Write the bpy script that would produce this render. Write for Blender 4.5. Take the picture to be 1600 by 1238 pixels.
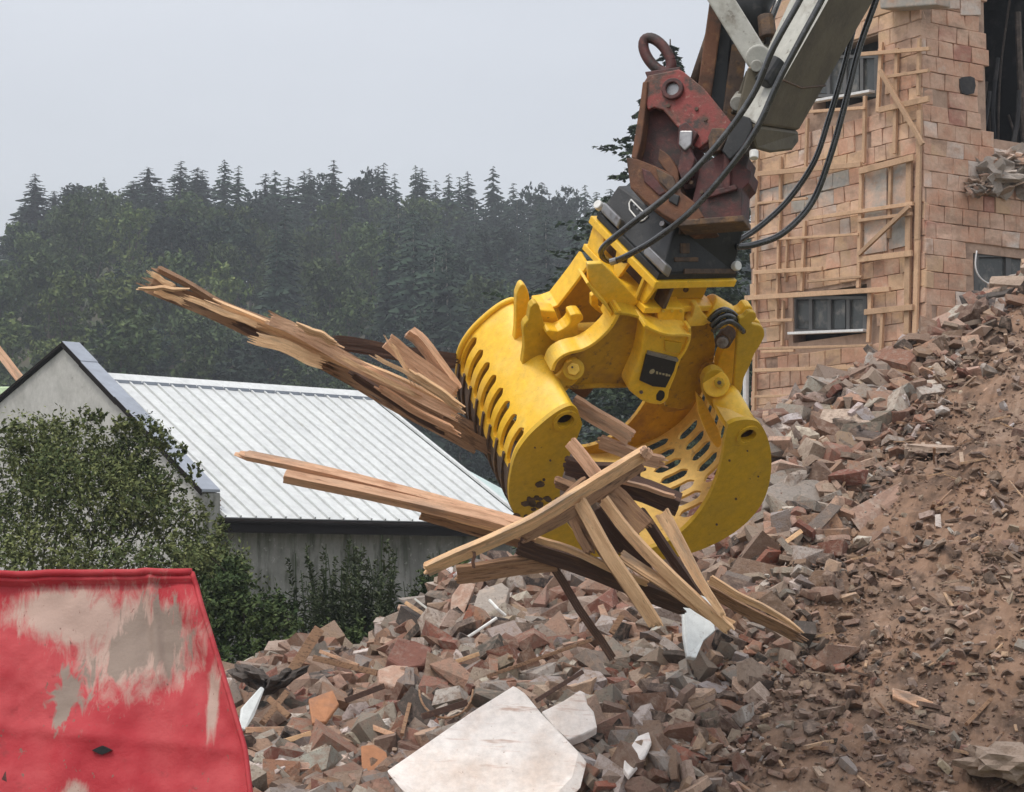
import bpy, bmesh, math, random
import numpy as np
from mathutils import Vector, Matrix, Quaternion, noise as mnoise

for o in list(bpy.data.objects): bpy.data.objects.remove(o)
scn = bpy.context.scene
COL = scn.collection
R = math.radians
# ------------------------------------------------------------------ camera, world, sun, exposure
FPX = 3200.0
PITCH = math.atan(281 / FPX)
CAM = Vector((0, 0, 1.7))
cd = bpy.data.cameras.new('camera'); cam = bpy.data.objects.new('camera', cd); COL.objects.link(cam)
cam.location = CAM; cam.rotation_euler = (math.pi / 2 + PITCH, 0, 0)
cd.sensor_width = 36; cd.lens = 36 * FPX / 1600; cd.clip_start = 0.1; cd.clip_end = 3000
scn.camera = cam
CR = Matrix.Rotation(math.pi / 2 + PITCH, 3, 'X')
wd = bpy.data.worlds.new('World'); scn.world = wd; wd.use_nodes = True
nt = wd.node_tree; nt.nodes.clear()
SUN_EL, SUN_AZ = R(58), R(-35)
out = nt.nodes.new('ShaderNodeOutputWorld')
sky = nt.nodes.new('ShaderNodeTexSky'); sky.sky_type = 'NISHITA'; sky.sun_disc = False
sky.sun_elevation = SUN_EL; sky.sun_rotation = SUN_AZ; sky.air_density = 1.0; sky.dust_density = 4
bg1 = nt.nodes.new('ShaderNodeBackground'); bg1.inputs[1].default_value = 0.05
nt.links.new(sky.outputs[0], bg1.inputs[0])
# overcast cloud deck: brighter towards the zenith as real overcast skies are, with soft mottling
tc = nt.nodes.new('ShaderNodeTexCoord'); sep = nt.nodes.new('ShaderNodeSeparateXYZ')
nt.links.new(tc.outputs['Generated'], sep.inputs[0])
mr = nt.nodes.new('ShaderNodeMapRange'); mr.inputs[1].default_value = 0; mr.inputs[2].default_value = 1
mr.inputs[3].default_value = 0.435; mr.inputs[4].default_value = 1.30
nt.links.new(sep.outputs[2], mr.inputs[0])
ns = nt.nodes.new('ShaderNodeTexNoise'); ns.inputs['Scale'].default_value = 3.0; ns.inputs['Detail'].default_value = 5
mp = nt.nodes.new('ShaderNodeMapping'); mp.inputs['Scale'].default_value = (1, 1, 3)
nt.links.new(tc.outputs['Generated'], mp.inputs[0]); nt.links.new(mp.outputs[0], ns.inputs[0])
mr2 = nt.nodes.new('ShaderNodeMapRange'); mr2.inputs[1].default_value = .3; mr2.inputs[2].default_value = .7
mr2.inputs[3].default_value = .94; mr2.inputs[4].default_value = 1.06
nt.links.new(ns.outputs[0], mr2.inputs[0])
mu = nt.nodes.new('ShaderNodeMath'); mu.operation = 'MULTIPLY'
nt.links.new(mr.outputs[0], mu.inputs[0]); nt.links.new(mr2.outputs[0], mu.inputs[1])
bg2 = nt.nodes.new('ShaderNodeBackground'); bg2.inputs[0].default_value = (0.975, 0.98, 1.0, 1)
nt.links.new(mu.outputs[0], bg2.inputs[1])
ad = nt.nodes.new('ShaderNodeAddShader')
nt.links.new(bg1.outputs[0], ad.inputs[0]); nt.links.new(bg2.outputs[0], ad.inputs[1])
nt.links.new(ad.outputs[0], out.inputs[0])
sl = bpy.data.lights.new('sun', 'SUN'); sl.energy = 1.5; sl.angle = R(13); sl.color = (1, .93, .84)
so = bpy.data.objects.new('sun', sl); COL.objects.link(so)
sd = Vector((math.sin(SUN_AZ) * math.cos(SUN_EL), -math.cos(SUN_AZ) * math.cos(SUN_EL) * .6, math.sin(SUN_EL)))
so.rotation_euler = sd.to_track_quat('Z', 'Y').to_euler()
sky.sun_rotation = math.atan2(sd.x, sd.y)
scn.view_settings.view_transform = 'Standard'; scn.view_settings.look = 'None'
scn.view_settings.exposure = 0.0; scn.view_settings.gamma = 1; scn.view_settings.use_curve_mapping = False
scn.cycles.volume_step_rate = 4; scn.cycles.max_bounces = 6; scn.cycles.transparent_max_bounces = 8
scn.cycles.volume_bounces = 0; scn.cycles.use_denoising = True; scn.cycles.sample_clamp_indirect = 8

# ------------------------------------------------------------------ placing helpers
def ray(px, py): return CR @ Vector(((px - 800) / FPX, -(py - 619) / FPX, -1))
def P(px, py, d): return CAM + ray(px, py) * d
def hit(px, py, p0, n):
    r = ray(px, py); return CAM + r * (n.dot(p0 - CAM) / n.dot(r))
ORG = {}
def org(o): return ORG.get(o.name, Vector((0, 0, 0)))
def tag(o, label=None, cat=None, group=None, kind=None):
    if label: o['label'] = label
    if cat: o['category'] = cat
    if group: o['group'] = group
    if kind: o['kind'] = kind
    return o
def empty(name, loc, label, cat, group=None):
    o = bpy.data.objects.new(name, None); COL.objects.link(o); o.location = loc; o.empty_display_size = .1
    ORG[o.name] = Vector(loc); return tag(o, label, cat, group)
def link(o, parent, org_):
    COL.objects.link(o); ORG[o.name] = org_
    if parent is not None: o.parent = parent
    else: o.location = org_
def mk(name, verts, faces, m, parent=None, smooth=False, bevel=0, origin=None, cols=None, matids=None):
    if parent is not None: og = org(parent)
    elif origin is not None: og = Vector(origin)
    else:
        a = np.array([tuple(v) for v in verts]); c = (a.min(0) + a.max(0)) / 2; og = Vector((c[0], c[1], a[:, 2].min()))
    me = bpy.data.meshes.new(name)
    va = np.array([tuple(v) for v in verts]) - np.array(og)
    me.from_pydata(va.tolist(), [], faces)
    for mm in (m if isinstance(m, (list, tuple)) else [m]): me.materials.append(mm)
    if matids is not None: me.polygons.foreach_set('material_index', matids)
    if cols is not None:
        at = me.color_attributes.new('col', 'FLOAT_COLOR', 'POINT'); at.data.foreach_set('color', np.asarray(cols, dtype=np.float32).ravel())
    me.validate(); me.update()
    if smooth: me.polygons.foreach_set('use_smooth', [True] * len(me.polygons))
    o = bpy.data.objects.new(name, me); link(o, parent, og)
    if bevel:
        b = o.modifiers.new('bevel', 'BEVEL'); b.width = bevel; b.segments = 2; b.limit_method = 'ANGLE'; b.angle_limit = R(40)
    return o
class MB:
    def __init__(s): s.v = []; s.f = []; s.c = []
    def add(s, v, f, c=None):
        n = len(s.v); s.v += [tuple(x) for x in v]; s.f += [tuple(i + n for i in q) for q in f]
        if c is not None: s.c += [c] * len(v)
        return s
    def box(s, o, a, b, c, col=None):   # origin corner and three edge vectors
        o, a, b, c = map(Vector, (o, a, b, c))
        if a.cross(b).dot(c) < 0: o = o + c; c = -c
        v = [o, o + a, o + a + b, o + b, o + c, o + a + c, o + a + b + c, o + b + c]
        return s.add(v, [(3, 2, 1, 0), (4, 5, 6, 7), (0, 1, 5, 4), (1, 2, 6, 5), (2, 3, 7, 6), (3, 0, 4, 7)], col)
    def prism(s, pts, vec, col=None):
        pts = [Vector(p) for p in pts]; vec = Vector(vec); n = len(pts)
        nr = sum(((pts[i]).cross(pts[(i + 1) % n]) for i in range(n)), Vector())
        if nr.dot(vec) > 0: pts = pts[::-1]
        v = pts + [p + vec for p in pts]
        f = [tuple(range(n)), tuple(range(2 * n - 1, n - 1, -1))] + [(i, n + i, n + (i + 1) % n, (i + 1) % n) for i in range(n)]
        return s.add(v, f, col)
    def tube(s, pts, r, seg=10, caps=True, col=None):
        pts = [Vector(p) for p in pts]; n = len(pts)
        rs = r if isinstance(r, (list, tuple)) else [r] * n
        t0 = (pts[1] - pts[0]).normalized(); u = t0.orthogonal().normalized(); vs = []
        for i, p in enumerate(pts):
            t = (pts[min(i + 1, n - 1)] - pts[max(i - 1, 0)]).normalized()
            u = (u - t * u.dot(t)).normalized(); w = t.cross(u)
            for k in range(seg):
                a = 2 * math.pi * k / seg; vs.append(p + (u * math.cos(a) + w * math.sin(a)) * rs[i])
        f = [(i * seg + k, i * seg + (k + 1) % seg, (i + 1) * seg + (k + 1) % seg, (i + 1) * seg + k) for i in range(n - 1) for k in range(seg)]
        if caps: f += [tuple(range(seg - 1, -1, -1)), tuple(range((n - 1) * seg, n * seg))]
        return s.add(vs, f, col)
    def ring(s, c, ax, r1, r2, h, seg=20):   # annulus of height h along ax (hollow)
        c = Vector(c); ax = Vector(ax).normalized(); u = ax.orthogonal().normalized(); w = ax.cross(u); vs = []
        for (r, z) in ((r1, 0), (r2, 0), (r2, h), (r1, h)):
            for k in range(seg):
                a = 2 * math.pi * k / seg; vs.append(c + ax * z + (u * math.cos(a) + w * math.sin(a)) * r)
        f = [(q * seg + k, ((q + 1) % 4) * seg + k, ((q + 1) % 4) * seg + (k + 1) % seg, q * seg + (k + 1) % seg) for q in range(4) for k in range(seg)]
        return s.add(vs, f)
    def build(s, name, m, parent=None, **k):
        if s.c and len(s.c) == len(s.v): k['cols'] = s.c
        return mk(name, s.v, s.f, m, parent, **k)
def spline(pts, n=8):
    pts = [Vector(p) for p in pts]; o = []
    q = [pts[0] * 2 - pts[1]] + pts + [pts[-1] * 2 - pts[-2]]
    for i in range(1, len(q) - 2):
        for k in range(n):
            t = k / n; a, b, c, d = q[i - 1], q[i], q[i + 1], q[i + 2]
            o.append(.5 * ((2 * b) + (c - a) * t + (2 * a - 5 * b + 4 * c - d) * t * t + (3 * b - a - 3 * c + d) * t ** 3))
    o.append(pts[-1]); return o

# ------------------------------------------------------------------ materials
def newmat(name):
    m = bpy.data.materials.new(name); m.use_nodes = True; t = m.node_tree
    return m, t, t.nodes['Principled BSDF'], t.links
def ramp(t, a, b, c0=(0, 0, 0, 1), c1=(1, 1, 1, 1)):
    r = t.nodes.new('ShaderNodeValToRGB'); r.color_ramp.elements[0].position = a; r.color_ramp.elements[1].position = b
    r.color_ramp.elements[0].color = c0; r.color_ramp.elements[1].color = c1; return r
def mixc(t, fac, a, b, mode='MIX'):
    m = t.nodes.new('ShaderNodeMix'); m.data_type = 'RGBA'; m.blend_type = mode
    for s, v in ((m.inputs[0], fac), (m.inputs[6], a), (m.inputs[7], b)):
        if hasattr(v, 'links'): t.links.new(v, s)
        elif isinstance(v, (int, float)): s.default_value = v
        else: s.default_value = (*v, 1) if len(v) == 3 else v
    return m.outputs[2]
def noi(t, vec, scale, detail=6, rough=.6, sc=None, dist=0):
    n = t.nodes.new('ShaderNodeTexNoise'); n.inputs['Scale'].default_value = scale; n.inputs['Detail'].default_value = detail
    n.inputs['Roughness'].default_value = rough; n.inputs['Distortion'].default_value = dist
    if sc:
        mp = t.nodes.new('ShaderNodeMapping'); mp.inputs['Scale'].default_value = sc; t.links.new(vec, mp.inputs[0]); vec = mp.outputs[0]
    t.links.new(vec, n.inputs['Vector']); return n.outputs[0]
def mat(name, base, rough=.6, metal=0, layers=(), bump=0.2, bscale=40, rnd=0.0, sc=None, attr=False, world=False, spec=.5, smear=None, wear=None):
    """layers: (colour, noise scale, lo, hi, stretch) mixed over the base one after the other"""
    m, t, b, L = newmat(name)
    if world: vec = t.nodes.new('ShaderNodeNewGeometry').outputs['Position']
    else: vec = t.nodes.new('ShaderNodeTexCoord').outputs['Object']
    if attr:
        at = t.nodes.new('ShaderNodeAttribute'); at.attribute_name = 'col'; c = at.outputs['Color']
    else: c = mixc(t, 0.0, base, base)
    oi = t.nodes.new('ShaderNodeObjectInfo')
    if not world:
        va = t.nodes.new('ShaderNodeVectorMath'); va.operation = 'MULTIPLY_ADD'
        cx = t.nodes.new('ShaderNodeCombineXYZ')
        for i in range(3): L.new(oi.outputs['Random'], cx.inputs[i])
        L.new(cx.outputs[0], va.inputs[0]); va.inputs[1].default_value = (37, 19, 53); L.new(vec, va.inputs[2]); vec = va.outputs[0]
    for ly in layers:
        col, s, lo, hi = ly[:4]; st = ly[4] if len(ly) > 4 else None
        r = ramp(t, lo, hi); L.new(noi(t, vec, s, 7, .65, st), r.inputs[0]); c = mixc(t, r.outputs[0], c, col)
    if smear:   # stains that run across neighbouring pieces
        wp = t.nodes.new('ShaderNodeNewGeometry').outputs['Position']
        for col, s, lo, hi, st in smear:
            r = ramp(t, lo, hi); L.new(noi(t, wp, s, 6, .6, st), r.inputs[0]); c = mixc(t, r.outputs[0], c, col)
    if wear:    # fine scrapes through the paint
        rs = ramp(t, .70, .73); L.new(noi(t, vec, 34, 4, .6, (1, 1, 2.4), 1.5), rs.inputs[0]); c = mixc(t, rs.outputs[0], c, wear)
    fn = ramp(t, .3, .7, (.86, .86, .86, 1), (1.12, 1.12, 1.12, 1)); L.new(noi(t, vec, bscale * .6, 5, .7, sc), fn.inputs[0])
    c = mixc(t, 1.0, c, fn.outputs[0], 'MULTIPLY')
    if rnd:
        h = t.nodes.new('ShaderNodeHueSaturation'); L.new(c, h.inputs['Color'])
        mr = t.nodes.new('ShaderNodeMapRange'); mr.inputs[3].default_value = 1 - rnd; mr.inputs[4].default_value = 1 + rnd
        L.new(oi.outputs['Random'], mr.inputs[0]); L.new(mr.outputs[0], h.inputs['Value']); c = h.outputs[0]
    L.new(c, b.inputs['Base Color']); b.inputs['Roughness'].default_value = rough; b.inputs['Metallic'].default_value = metal
    b.inputs['Specular IOR Level'].default_value = spec
    if bump:
        bm = t.nodes.new('ShaderNodeBump'); bm.inputs['Strength'].default_value = bump; bm.inputs['Distance'].default_value = .02
        L.new(noi(t, vec, bscale, 8, .7, sc), bm.inputs['Height']); L.new(bm.outputs[0], b.inputs['Normal'])
    return m
GX = (1, 14, 14)
M = {}
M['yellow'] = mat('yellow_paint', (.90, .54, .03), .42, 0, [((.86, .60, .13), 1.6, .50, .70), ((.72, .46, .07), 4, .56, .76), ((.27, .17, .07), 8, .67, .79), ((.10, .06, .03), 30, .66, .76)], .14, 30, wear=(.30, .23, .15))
M['yellow_shaded'] = mat('yellow_paint_shaded_dusty', (.62, .38, .016), .55, 0, [((.55, .35, .03), 3, .45, .7), ((.20, .13, .04), 5, .66, .80), ((.08, .05, .03), 30, .64, .75)], .17, 30, wear=(.26, .20, .13))  # darker copy of the yellow: side-face shade in the base colour, dust over it
M['yellow_brown_shade'] = mat('yellow_paint_shaded_grimy', (.52, .29, .016), .6, 0, [((.30, .15, .03), 4, .46, .70), ((.10, .06, .04), 14, .56, .70)], .2, 30)  # brown copy of the yellow: shadow put into the base colour, grime over it
M['yellow_dusty_in'] = mat('yellow_paint_chalky', (.78, .52, .14), .6, 0, [((.60, .36, .10), 3, .5, .72), ((.25, .15, .07), 9, .62, .76)], .12, 30)
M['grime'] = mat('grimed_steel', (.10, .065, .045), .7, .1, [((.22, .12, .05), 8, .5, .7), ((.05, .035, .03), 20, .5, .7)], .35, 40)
M['black'] = mat('black_steel', (.02, .022, .024), .5, .2, [((.07, .065, .06), 9, .55, .75)], .15, 40)
M['rubber'] = mat('black_hose', (.014, .016, .018), .16, 0, [((.10, .10, .10), 16, .5, .8)], .03, 60, spec=1.0)
M['steel'] = mat('worn_steel', (.33, .33, .34), .38, .7, [((.12, .10, .09), 12, .5, .7)], .15, 40)
M['red'] = mat('red_hitch_paint', (.25, .04, .034), .5, 0, [((.12, .05, .03), 5, .45, .62), ((.045, .03, .025), 10, .52, .66), ((.30, .16, .12), 22, .60, .70)], .3, 30, wear=(.30, .20, .16))
M['rust'] = mat('rusty_steel', (.17, .075, .04), .75, .1, [((.06, .035, .025), 6, .45, .65), ((.26, .13, .06), 14, .56, .72)], .35, 40)
M['dark_red'] = mat('dark_red_grime', (.09, .022, .02), .6, 0, [((.03, .02, .018), 8, .42, .62), ((.16, .05, .035), 20, .56, .72)], .3, 40)
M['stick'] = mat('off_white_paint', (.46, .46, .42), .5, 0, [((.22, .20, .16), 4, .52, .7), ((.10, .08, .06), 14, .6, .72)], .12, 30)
M['stick_shaded'] = mat('shaded_dirty_off_white_paint', (.115, .098, .066), .6, 0, [((.07, .058, .04), 3, .45, .7), ((.05, .04, .03), 10, .6, .72)], .2, 30)  # shade of the stick's underside put into the base colour, dirt blotches over it
M['white_label'] = mat('white_print', (.75, .76, .74), .5, 0, [], .0, 30)
M['label_black'] = mat('black_label', (.018, .018, .022), .35, 0, [((.10, .09, .07), 20, .58, .75)], .02, 30)
M['label_dust'] = mat('pale_lettering', (.42, .36, .22), .6, 0, [], .0, 30)
M['w_light'] = mat('fresh_split_wood', (.88, .58, .33), .75, 0, [((.66, .38, .20), 5, .45, .7, (.6, 6, 6)), ((.33, .25, .19), 2.5, .52, .70, (.5, 3, 3)), ((.20, .10, .05), 16, .60, .74, (.5, 5, 5))], .6, 60, .18, GX)
M['w_pink'] = mat('pinkish_wood', (.80, .50, .32), .75, 0, [((.50, .26, .15), 5, .45, .7, (.6, 6, 6)), ((.36, .26, .20), 2.5, .52, .70, (.5, 3, 3)), ((.17, .08, .05), 16, .6, .74, (.5, 5, 5))], .6, 60, .16, GX)
M['w_brown'] = mat('old_brown_wood', (.34, .20, .115), .8, 0, [((.36, .19, .10), 5, .5, .72, (.6, 6, 6)), ((.06, .035, .025), 12, .5, .7, (.5, 5, 5))], .6, 60, .16, GX)
M['w_dark'] = mat('dark_stained_wood', (.085, .045, .032), .8, 0, [((.19, .10, .06), 6, .52, .72, (.6, 6, 6))], .6, 60, .15, GX)
M['w_batten'] = mat('batten_wood', (.54, .35, .22), .8, 0, [((.40, .26, .16), 3, .5, .7, (1, 1, .3)), ((.60, .40, .25), 6, .5, .7)], .3, 60, .16)
M['rubble'] = mat('rubble_mix', (.3, .2, .15), .9, 0, [((.30, .22, .17), 14, .46, .66), ((.13, .09, .07), 30, .56, .70)], .9, 50, 0, None, True)
M['soil'] = mat('brown_soil', (.245, .15, .097), .95, 0, [((.29, .205, .15), .9, .47, .64), ((.105, .066, .045), 2.6, .48, .64), ((.34, .24, .18), 22, .60, .70)], 1.0, 12, 0, None, False, True)
M['white_slab'] = mat('white_plaster', (.86, .81, .77), .85, 0, [((.70, .60, .53), 1.8, .46, .66, (1, .3, 1)), ((.56, .40, .33), 4, .58, .68, (.4, 3, 3)), ((.40, .28, .22), 16, .66, .72)], .35, 25)
M['ground'] = mat('ground_dirt', (.16, .12, .09), .95, 0, [((.10, .13, .05), .05, .4, .6), ((.08, .06, .045), .4, .5, .7)], .5, 3, 0, None, False, True)
def chunkmat(name, c, c2): return mat(name, c, .9, 0, [(c2, 9, .5, .68), (tuple(x * .45 for x in c), 26, .58, .72)], .8, 40, .22)
M['c_red'] = chunkmat('brick_red', (.25, .105, .075), (.36, .26, .21))
M['c_pink'] = chunkmat('pink_terracotta', (.40, .255, .19), (.48, .38, .31))
M['c_grey'] = chunkmat('grey_mortar', (.33, .29, .255), (.42, .34, .28))
M['c_tan'] = chunkmat('tan_mortar', (.42, .32, .25), (.28, .20, .15))
M['c_dark'] = chunkmat('dark_debris', (.085, .07, .06), (.17, .13, .11))
# ================================================================== THE GRAB
A0 = P(883, 657, 13.7)
_far = P(791, 489, 14.52)
WV = (A0 - _far); GW = WV.length; WH = WV.normalized()          # WH points from the far end to the near end
def on(px, py, w): return hit(px, py, A0 - WH * w, WH)
B0 = on(1168, 680, 0); UH = (B0 - A0).normalized(); VH = UH.cross(WH); VH = VH if VH.z > 0 else -VH
def plate(name, pts, w0, w1, m, parent, bevel=.006, hole=None, **k):
    q = [on(x, y, w0) for x, y in pts]
    if hole is None:
        return MB().prism(q, -WH * (w1 - w0)).build(name, m, parent, bevel=bevel, **k)
    c = on(hole[0], hole[1], w0); r = hole[2]; bm = bmesh.new()
    vo = [bm.verts.new(p) for p in q]; eo = [bm.edges.new((vo[i], vo[(i + 1) % len(vo)])) for i in range(len(vo))]
    hp = [c + (UH * math.cos(a) + VH * math.sin(a) * .8) * r for a in [2 * math.pi * i / 16 for i in range(16)]]
    vh = [bm.verts.new(p) for p in hp]; eh = [bm.edges.new((vh[i], vh[(i + 1) % 16])) for i in range(16)]
    bmesh.ops.triangle_fill(bm, use_beauty=True, use_dissolve=False, edges=eo + eh)
    fs = list(bm.faces)
    r_ = bmesh.ops.extrude_face_region(bm, geom=fs)
    bmesh.ops.translate(bm, verts=[v for v in r_['geom'] if isinstance(v, bmesh.types.BMVert)], vec=-WH * (w1 - w0))
    bmesh.ops.recalc_face_normals(bm, faces=bm.faces)
    bm.verts.index_update()
    vs = [v.co.copy() for v in bm.verts]; fs = [tuple(v.index for v in f.verts) for f in bm.faces]; bm.free()
    return mk(name, vs, fs, m, parent, **k)
def smooth_px(pts, n=5):
    return [(v.x, v.y) for v in spline([Vector((a, b, 0)) for a, b in pts], n)]
grab = empty('demolition_grab', P(1010, 650, 14.1), 'yellow demolition sorting grab with slotted shells clutching broken timber', 'grab')

Lout = [(903, 641), (892, 634), (871, 643), (845, 663), (822, 686), (806, 711), (798, 740), (795, 769), (800, 796), (816, 818), (845, 840), (880, 857), (915, 868), (950, 872)]
Lin = [(948, 860), (915, 846), (890, 824), (877, 796), (875, 770), (878, 748), (885, 727), (893, 705), (903, 682), (910, 663)]
Rout = [(1138, 664), (1150, 658), (1170, 656), (1186, 661), (1198, 681), (1205, 712), (1203, 750), (1191, 786), (1165, 818), (1128, 844), (1085, 863), (1040, 874), (1000, 876), (966, 870)]
Rin = [(968, 860), (1005, 860), (1043, 846), (1075, 822), (1102, 788), (1119, 752), (1129, 715), (1132, 690)]
def nearest_t(poly, px, py):
    ds = [(p[0] - px) ** 2 + (p[1] - py) ** 2 for p in poly]; return ds.index(min(ds))
def shell(outl, inn, hole, slots, label, boltrow):
    sh = empty('shell', org(grab), None, None); sh.parent = grab; sh.location = (0, 0, 0); tag(sh, label)
    o = smooth_px(outl, 8); ring_ = o + smooth_px(inn, 4)
    plate('side_plate', ring_, 0, .035, M['yellow_shaded'], sh, hole=(*hole, .062))
    # the same outline in the same plane coordinates at the far end
    def far(pt, w): return on(pt[0], pt[1], 0) - WH * w
    q = [far(p, GW - .035) for p in ring_]
    MB().prism(q, -WH * .035).build('side_plate', M['yellow_brown_shade'], sh, bevel=.004)
    c = on(hole[0], hole[1], 0)
    MB().ring(c + WH * .012, -WH, .062, .088, .02).build('pin_boss', M['yellow_shaded'], sh)
    MB().ring(c - WH * .036, -WH, .060, .078, .5).build('hinge_tube', M['grime'], sh)
    MB().tube([c - WH * .3, c - WH * .34], .06, 16).build('hinge_pin', M['black'], sh)
    # curved slotted plate
    prof = [on(x, y, 0) for x, y in o]
    # slightly inside the side plates' edge so the rims stand proud
    cen = sum(prof, Vector()) / len(prof)
    n = len(prof); off = []
    for i, p in enumerate(prof):
        t = (prof[min(i + 1, n - 1)] - prof[max(i - 1, 0)]).normalized(); nn = t.cross(WH)
        if nn.dot(cen - p) < 0: nn = -nn
        off.append((p + nn * .012, nn))
    th = .028; vs = []; fs = []; NS = 8; W0, W1 = .03, GW - .03; NS = 8 if len(slots) < 4 else 9; pitch = (W1 - W0) / NS
    hw = [0] * n; zone = [0] * n
    for zi, (a, b) in enumerate(slots):
        ia, ib = nearest_t(o, *a), nearest_t(o, *b)
        for i in range(ia, ib + 1):
            e = min(i - ia, ib - i); hw[i] = .0 if e == 0 else ((.026 if e == 1 else .036) * (1.0 if len(slots) < 4 else 1.10)); zone[i] = zi
        for i in range(ib, n): zone[i] = zi
    for i in range(n - 1):
        zi = zone[i] if hw[i] or hw[i + 1] else 0
        sh_ = pitch * .5 * (zi % 2)
        strips = []
        x = W0 + sh_
        if sh_ > 0: strips.append((W0, W0 + sh_, False))
        while x + pitch <= W1 + 1e-6: strips.append((x, x + pitch, True)); x += pitch
        if x < W1 - 1e-4: strips.append((x, W1, False))
        for (a, b, s) in strips:
            c0 = (a + b) / 2
            jit = 0
            spans = [(a, c0 - hw[i], a, c0 - hw[i + 1]), (c0 + hw[i], b, c0 + hw[i + 1], b)] if s else [(a, b, a, b)]
            for (x0, x1, y0, y1) in spans:
                p, pn = off[i]; q_, qn = off[i + 1]; k = len(vs)
                for base, nn, xx in ((p, pn, x0), (p, pn, x1), (q_, qn, y1), (q_, qn, y0)):
                    vs.append(base - WH * xx); vs.append(base - WH * xx + nn * th)
                fs += [(k, k + 2, k + 4, k + 6), (k + 1, k + 7, k + 5, k + 3)]
                if s and (hw[i] or hw[i + 1]):
                    fs.append((k + 2, k + 3, k + 5, k + 4) if x0 == a else (k, k + 6, k + 7, k + 1))
                    if not hw[i] or not hw[i + 1]: pass
    return sh, vs, fs, prof, off
def finish_shell(sh, vs, fs, mats, pick):
    ids = [pick(sum((vs[i] for i in f), Vector()) / 4) for f in fs]
    return mk('slotted_plate', vs, fs, mats, sh, matids=ids)
SL = [((824, 684), (799, 742)), ((796, 756), (803, 801)), ((812, 814), (862, 849))]
SR = [((1176, 658), (1199, 686)), ((1203, 698), (1205, 734)), ((1203, 748), (1190, 786)), ((1182, 798), (1148, 832)), ((1136, 840), (1088, 862))]
shL, vs, fs, profL, offL = shell(Lout, Lin, (883, 657), SL, 'shell seen from outside, its slots running down the curved back', 0)
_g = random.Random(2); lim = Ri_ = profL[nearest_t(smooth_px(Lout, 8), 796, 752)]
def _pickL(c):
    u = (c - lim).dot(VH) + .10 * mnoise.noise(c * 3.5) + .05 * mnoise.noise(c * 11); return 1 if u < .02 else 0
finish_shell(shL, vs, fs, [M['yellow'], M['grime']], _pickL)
shR, vs, fs, profR, offR = shell(Rout, Rin, (1168, 680), SR, 'shell seen from inside, daylight through its slots', 0)
finish_shell(shR, vs, fs, [M['yellow_dusty_in'], M['yellow']], lambda c: 0)
# cutting blades along the lips, and the torn grime-caked wear strips
for sh, off, w_ in ((shL, offL, 1), (shR, offR, 1)):
    p, nn = off[-2]; q, _ = off[-1]; t = (q - p).normalized()
    MB().box(q - t * .10 - WH * .0 - nn * .0, -WH * GW, t * .12, nn * .055).build('cutting_edge', M['grime'], sh, bevel=.006)
# wear pads (grime-coloured ribs) between the second row of slots on the outside of the left shell
for k in range(9):
    mb = MB(); w = .03 + (GW - .06) / 8 * k
    w = min(max(w, .045), GW - .06)
    pts = offL[46:84]
    for i in range(len(pts) - 1):
        (p, n1), (q, n2) = pts[i], pts[i + 1]
        mb.add([p - WH * (w - .012) - n1 * .001, p - WH * (w + .012) - n1 * .001, q - WH * (w + .012) - n2 * .001, q - WH * (w - .012) - n2 * .001,
                p - WH * (w - .012) - n1 * .014, p - WH * (w + .012) - n1 * .014, q - WH * (w + .012) - n2 * .014, q - WH * (w - .012) - n2 * .014],
               [(4, 5, 6, 7), (0, 4, 7, 3), (1, 2, 6, 5), (0, 1, 5, 4), (3, 7, 6, 2)])
    mb.build('wear_strip', M['grime'], shL)
# hinge lugs on the left shell
LUG2 = [(829, 481), (836, 474), (843, 479), (849, 502), (862, 527), (876, 545), (880, 572), (868, 596), (840, 612), (818, 600), (816, 575), (820, 540), (818, 512), (826, 500)]
plate('lug', smooth_px(LUG2, 3), .56, .62, M['yellow_shaded'], shL, .008)
LUG1 = [(807, 462), (812, 449), (818, 445), (825, 454), (828, 474), (826, 500), (821, 530), (812, 552), (803, 548), (806, 515)]
plate('lug', smooth_px(LUG1, 3), .80, .86, M['yellow'], shL, .008)
plate('lug', smooth_px([(836, 600), (862, 592), (878, 580), (886, 566), (902, 562), (909, 575), (905, 592), (890, 607), (872, 622), (850, 630), (838, 622)], 3), .34, .40, M['yellow'], shL, .008)
# lugs on the right shell, round the link disc
plate('lug', smooth_px([(1098, 596), (1104, 584), (1118, 577), (1132, 583), (1140, 600), (1152, 622), (1160, 648), (1148, 660), (1128, 650), (1110, 634), (1100, 616)], 3), .30, .36, M['yellow_shaded'], shR, .008)
plate('lug', smooth_px([(1090, 590), (1098, 572), (1114, 568), (1128, 578), (1136, 600), (1142, 630), (1125, 640), (1104, 625)], 3), .50, .56, M['yellow_brown_shade'], shR, .008)
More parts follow.
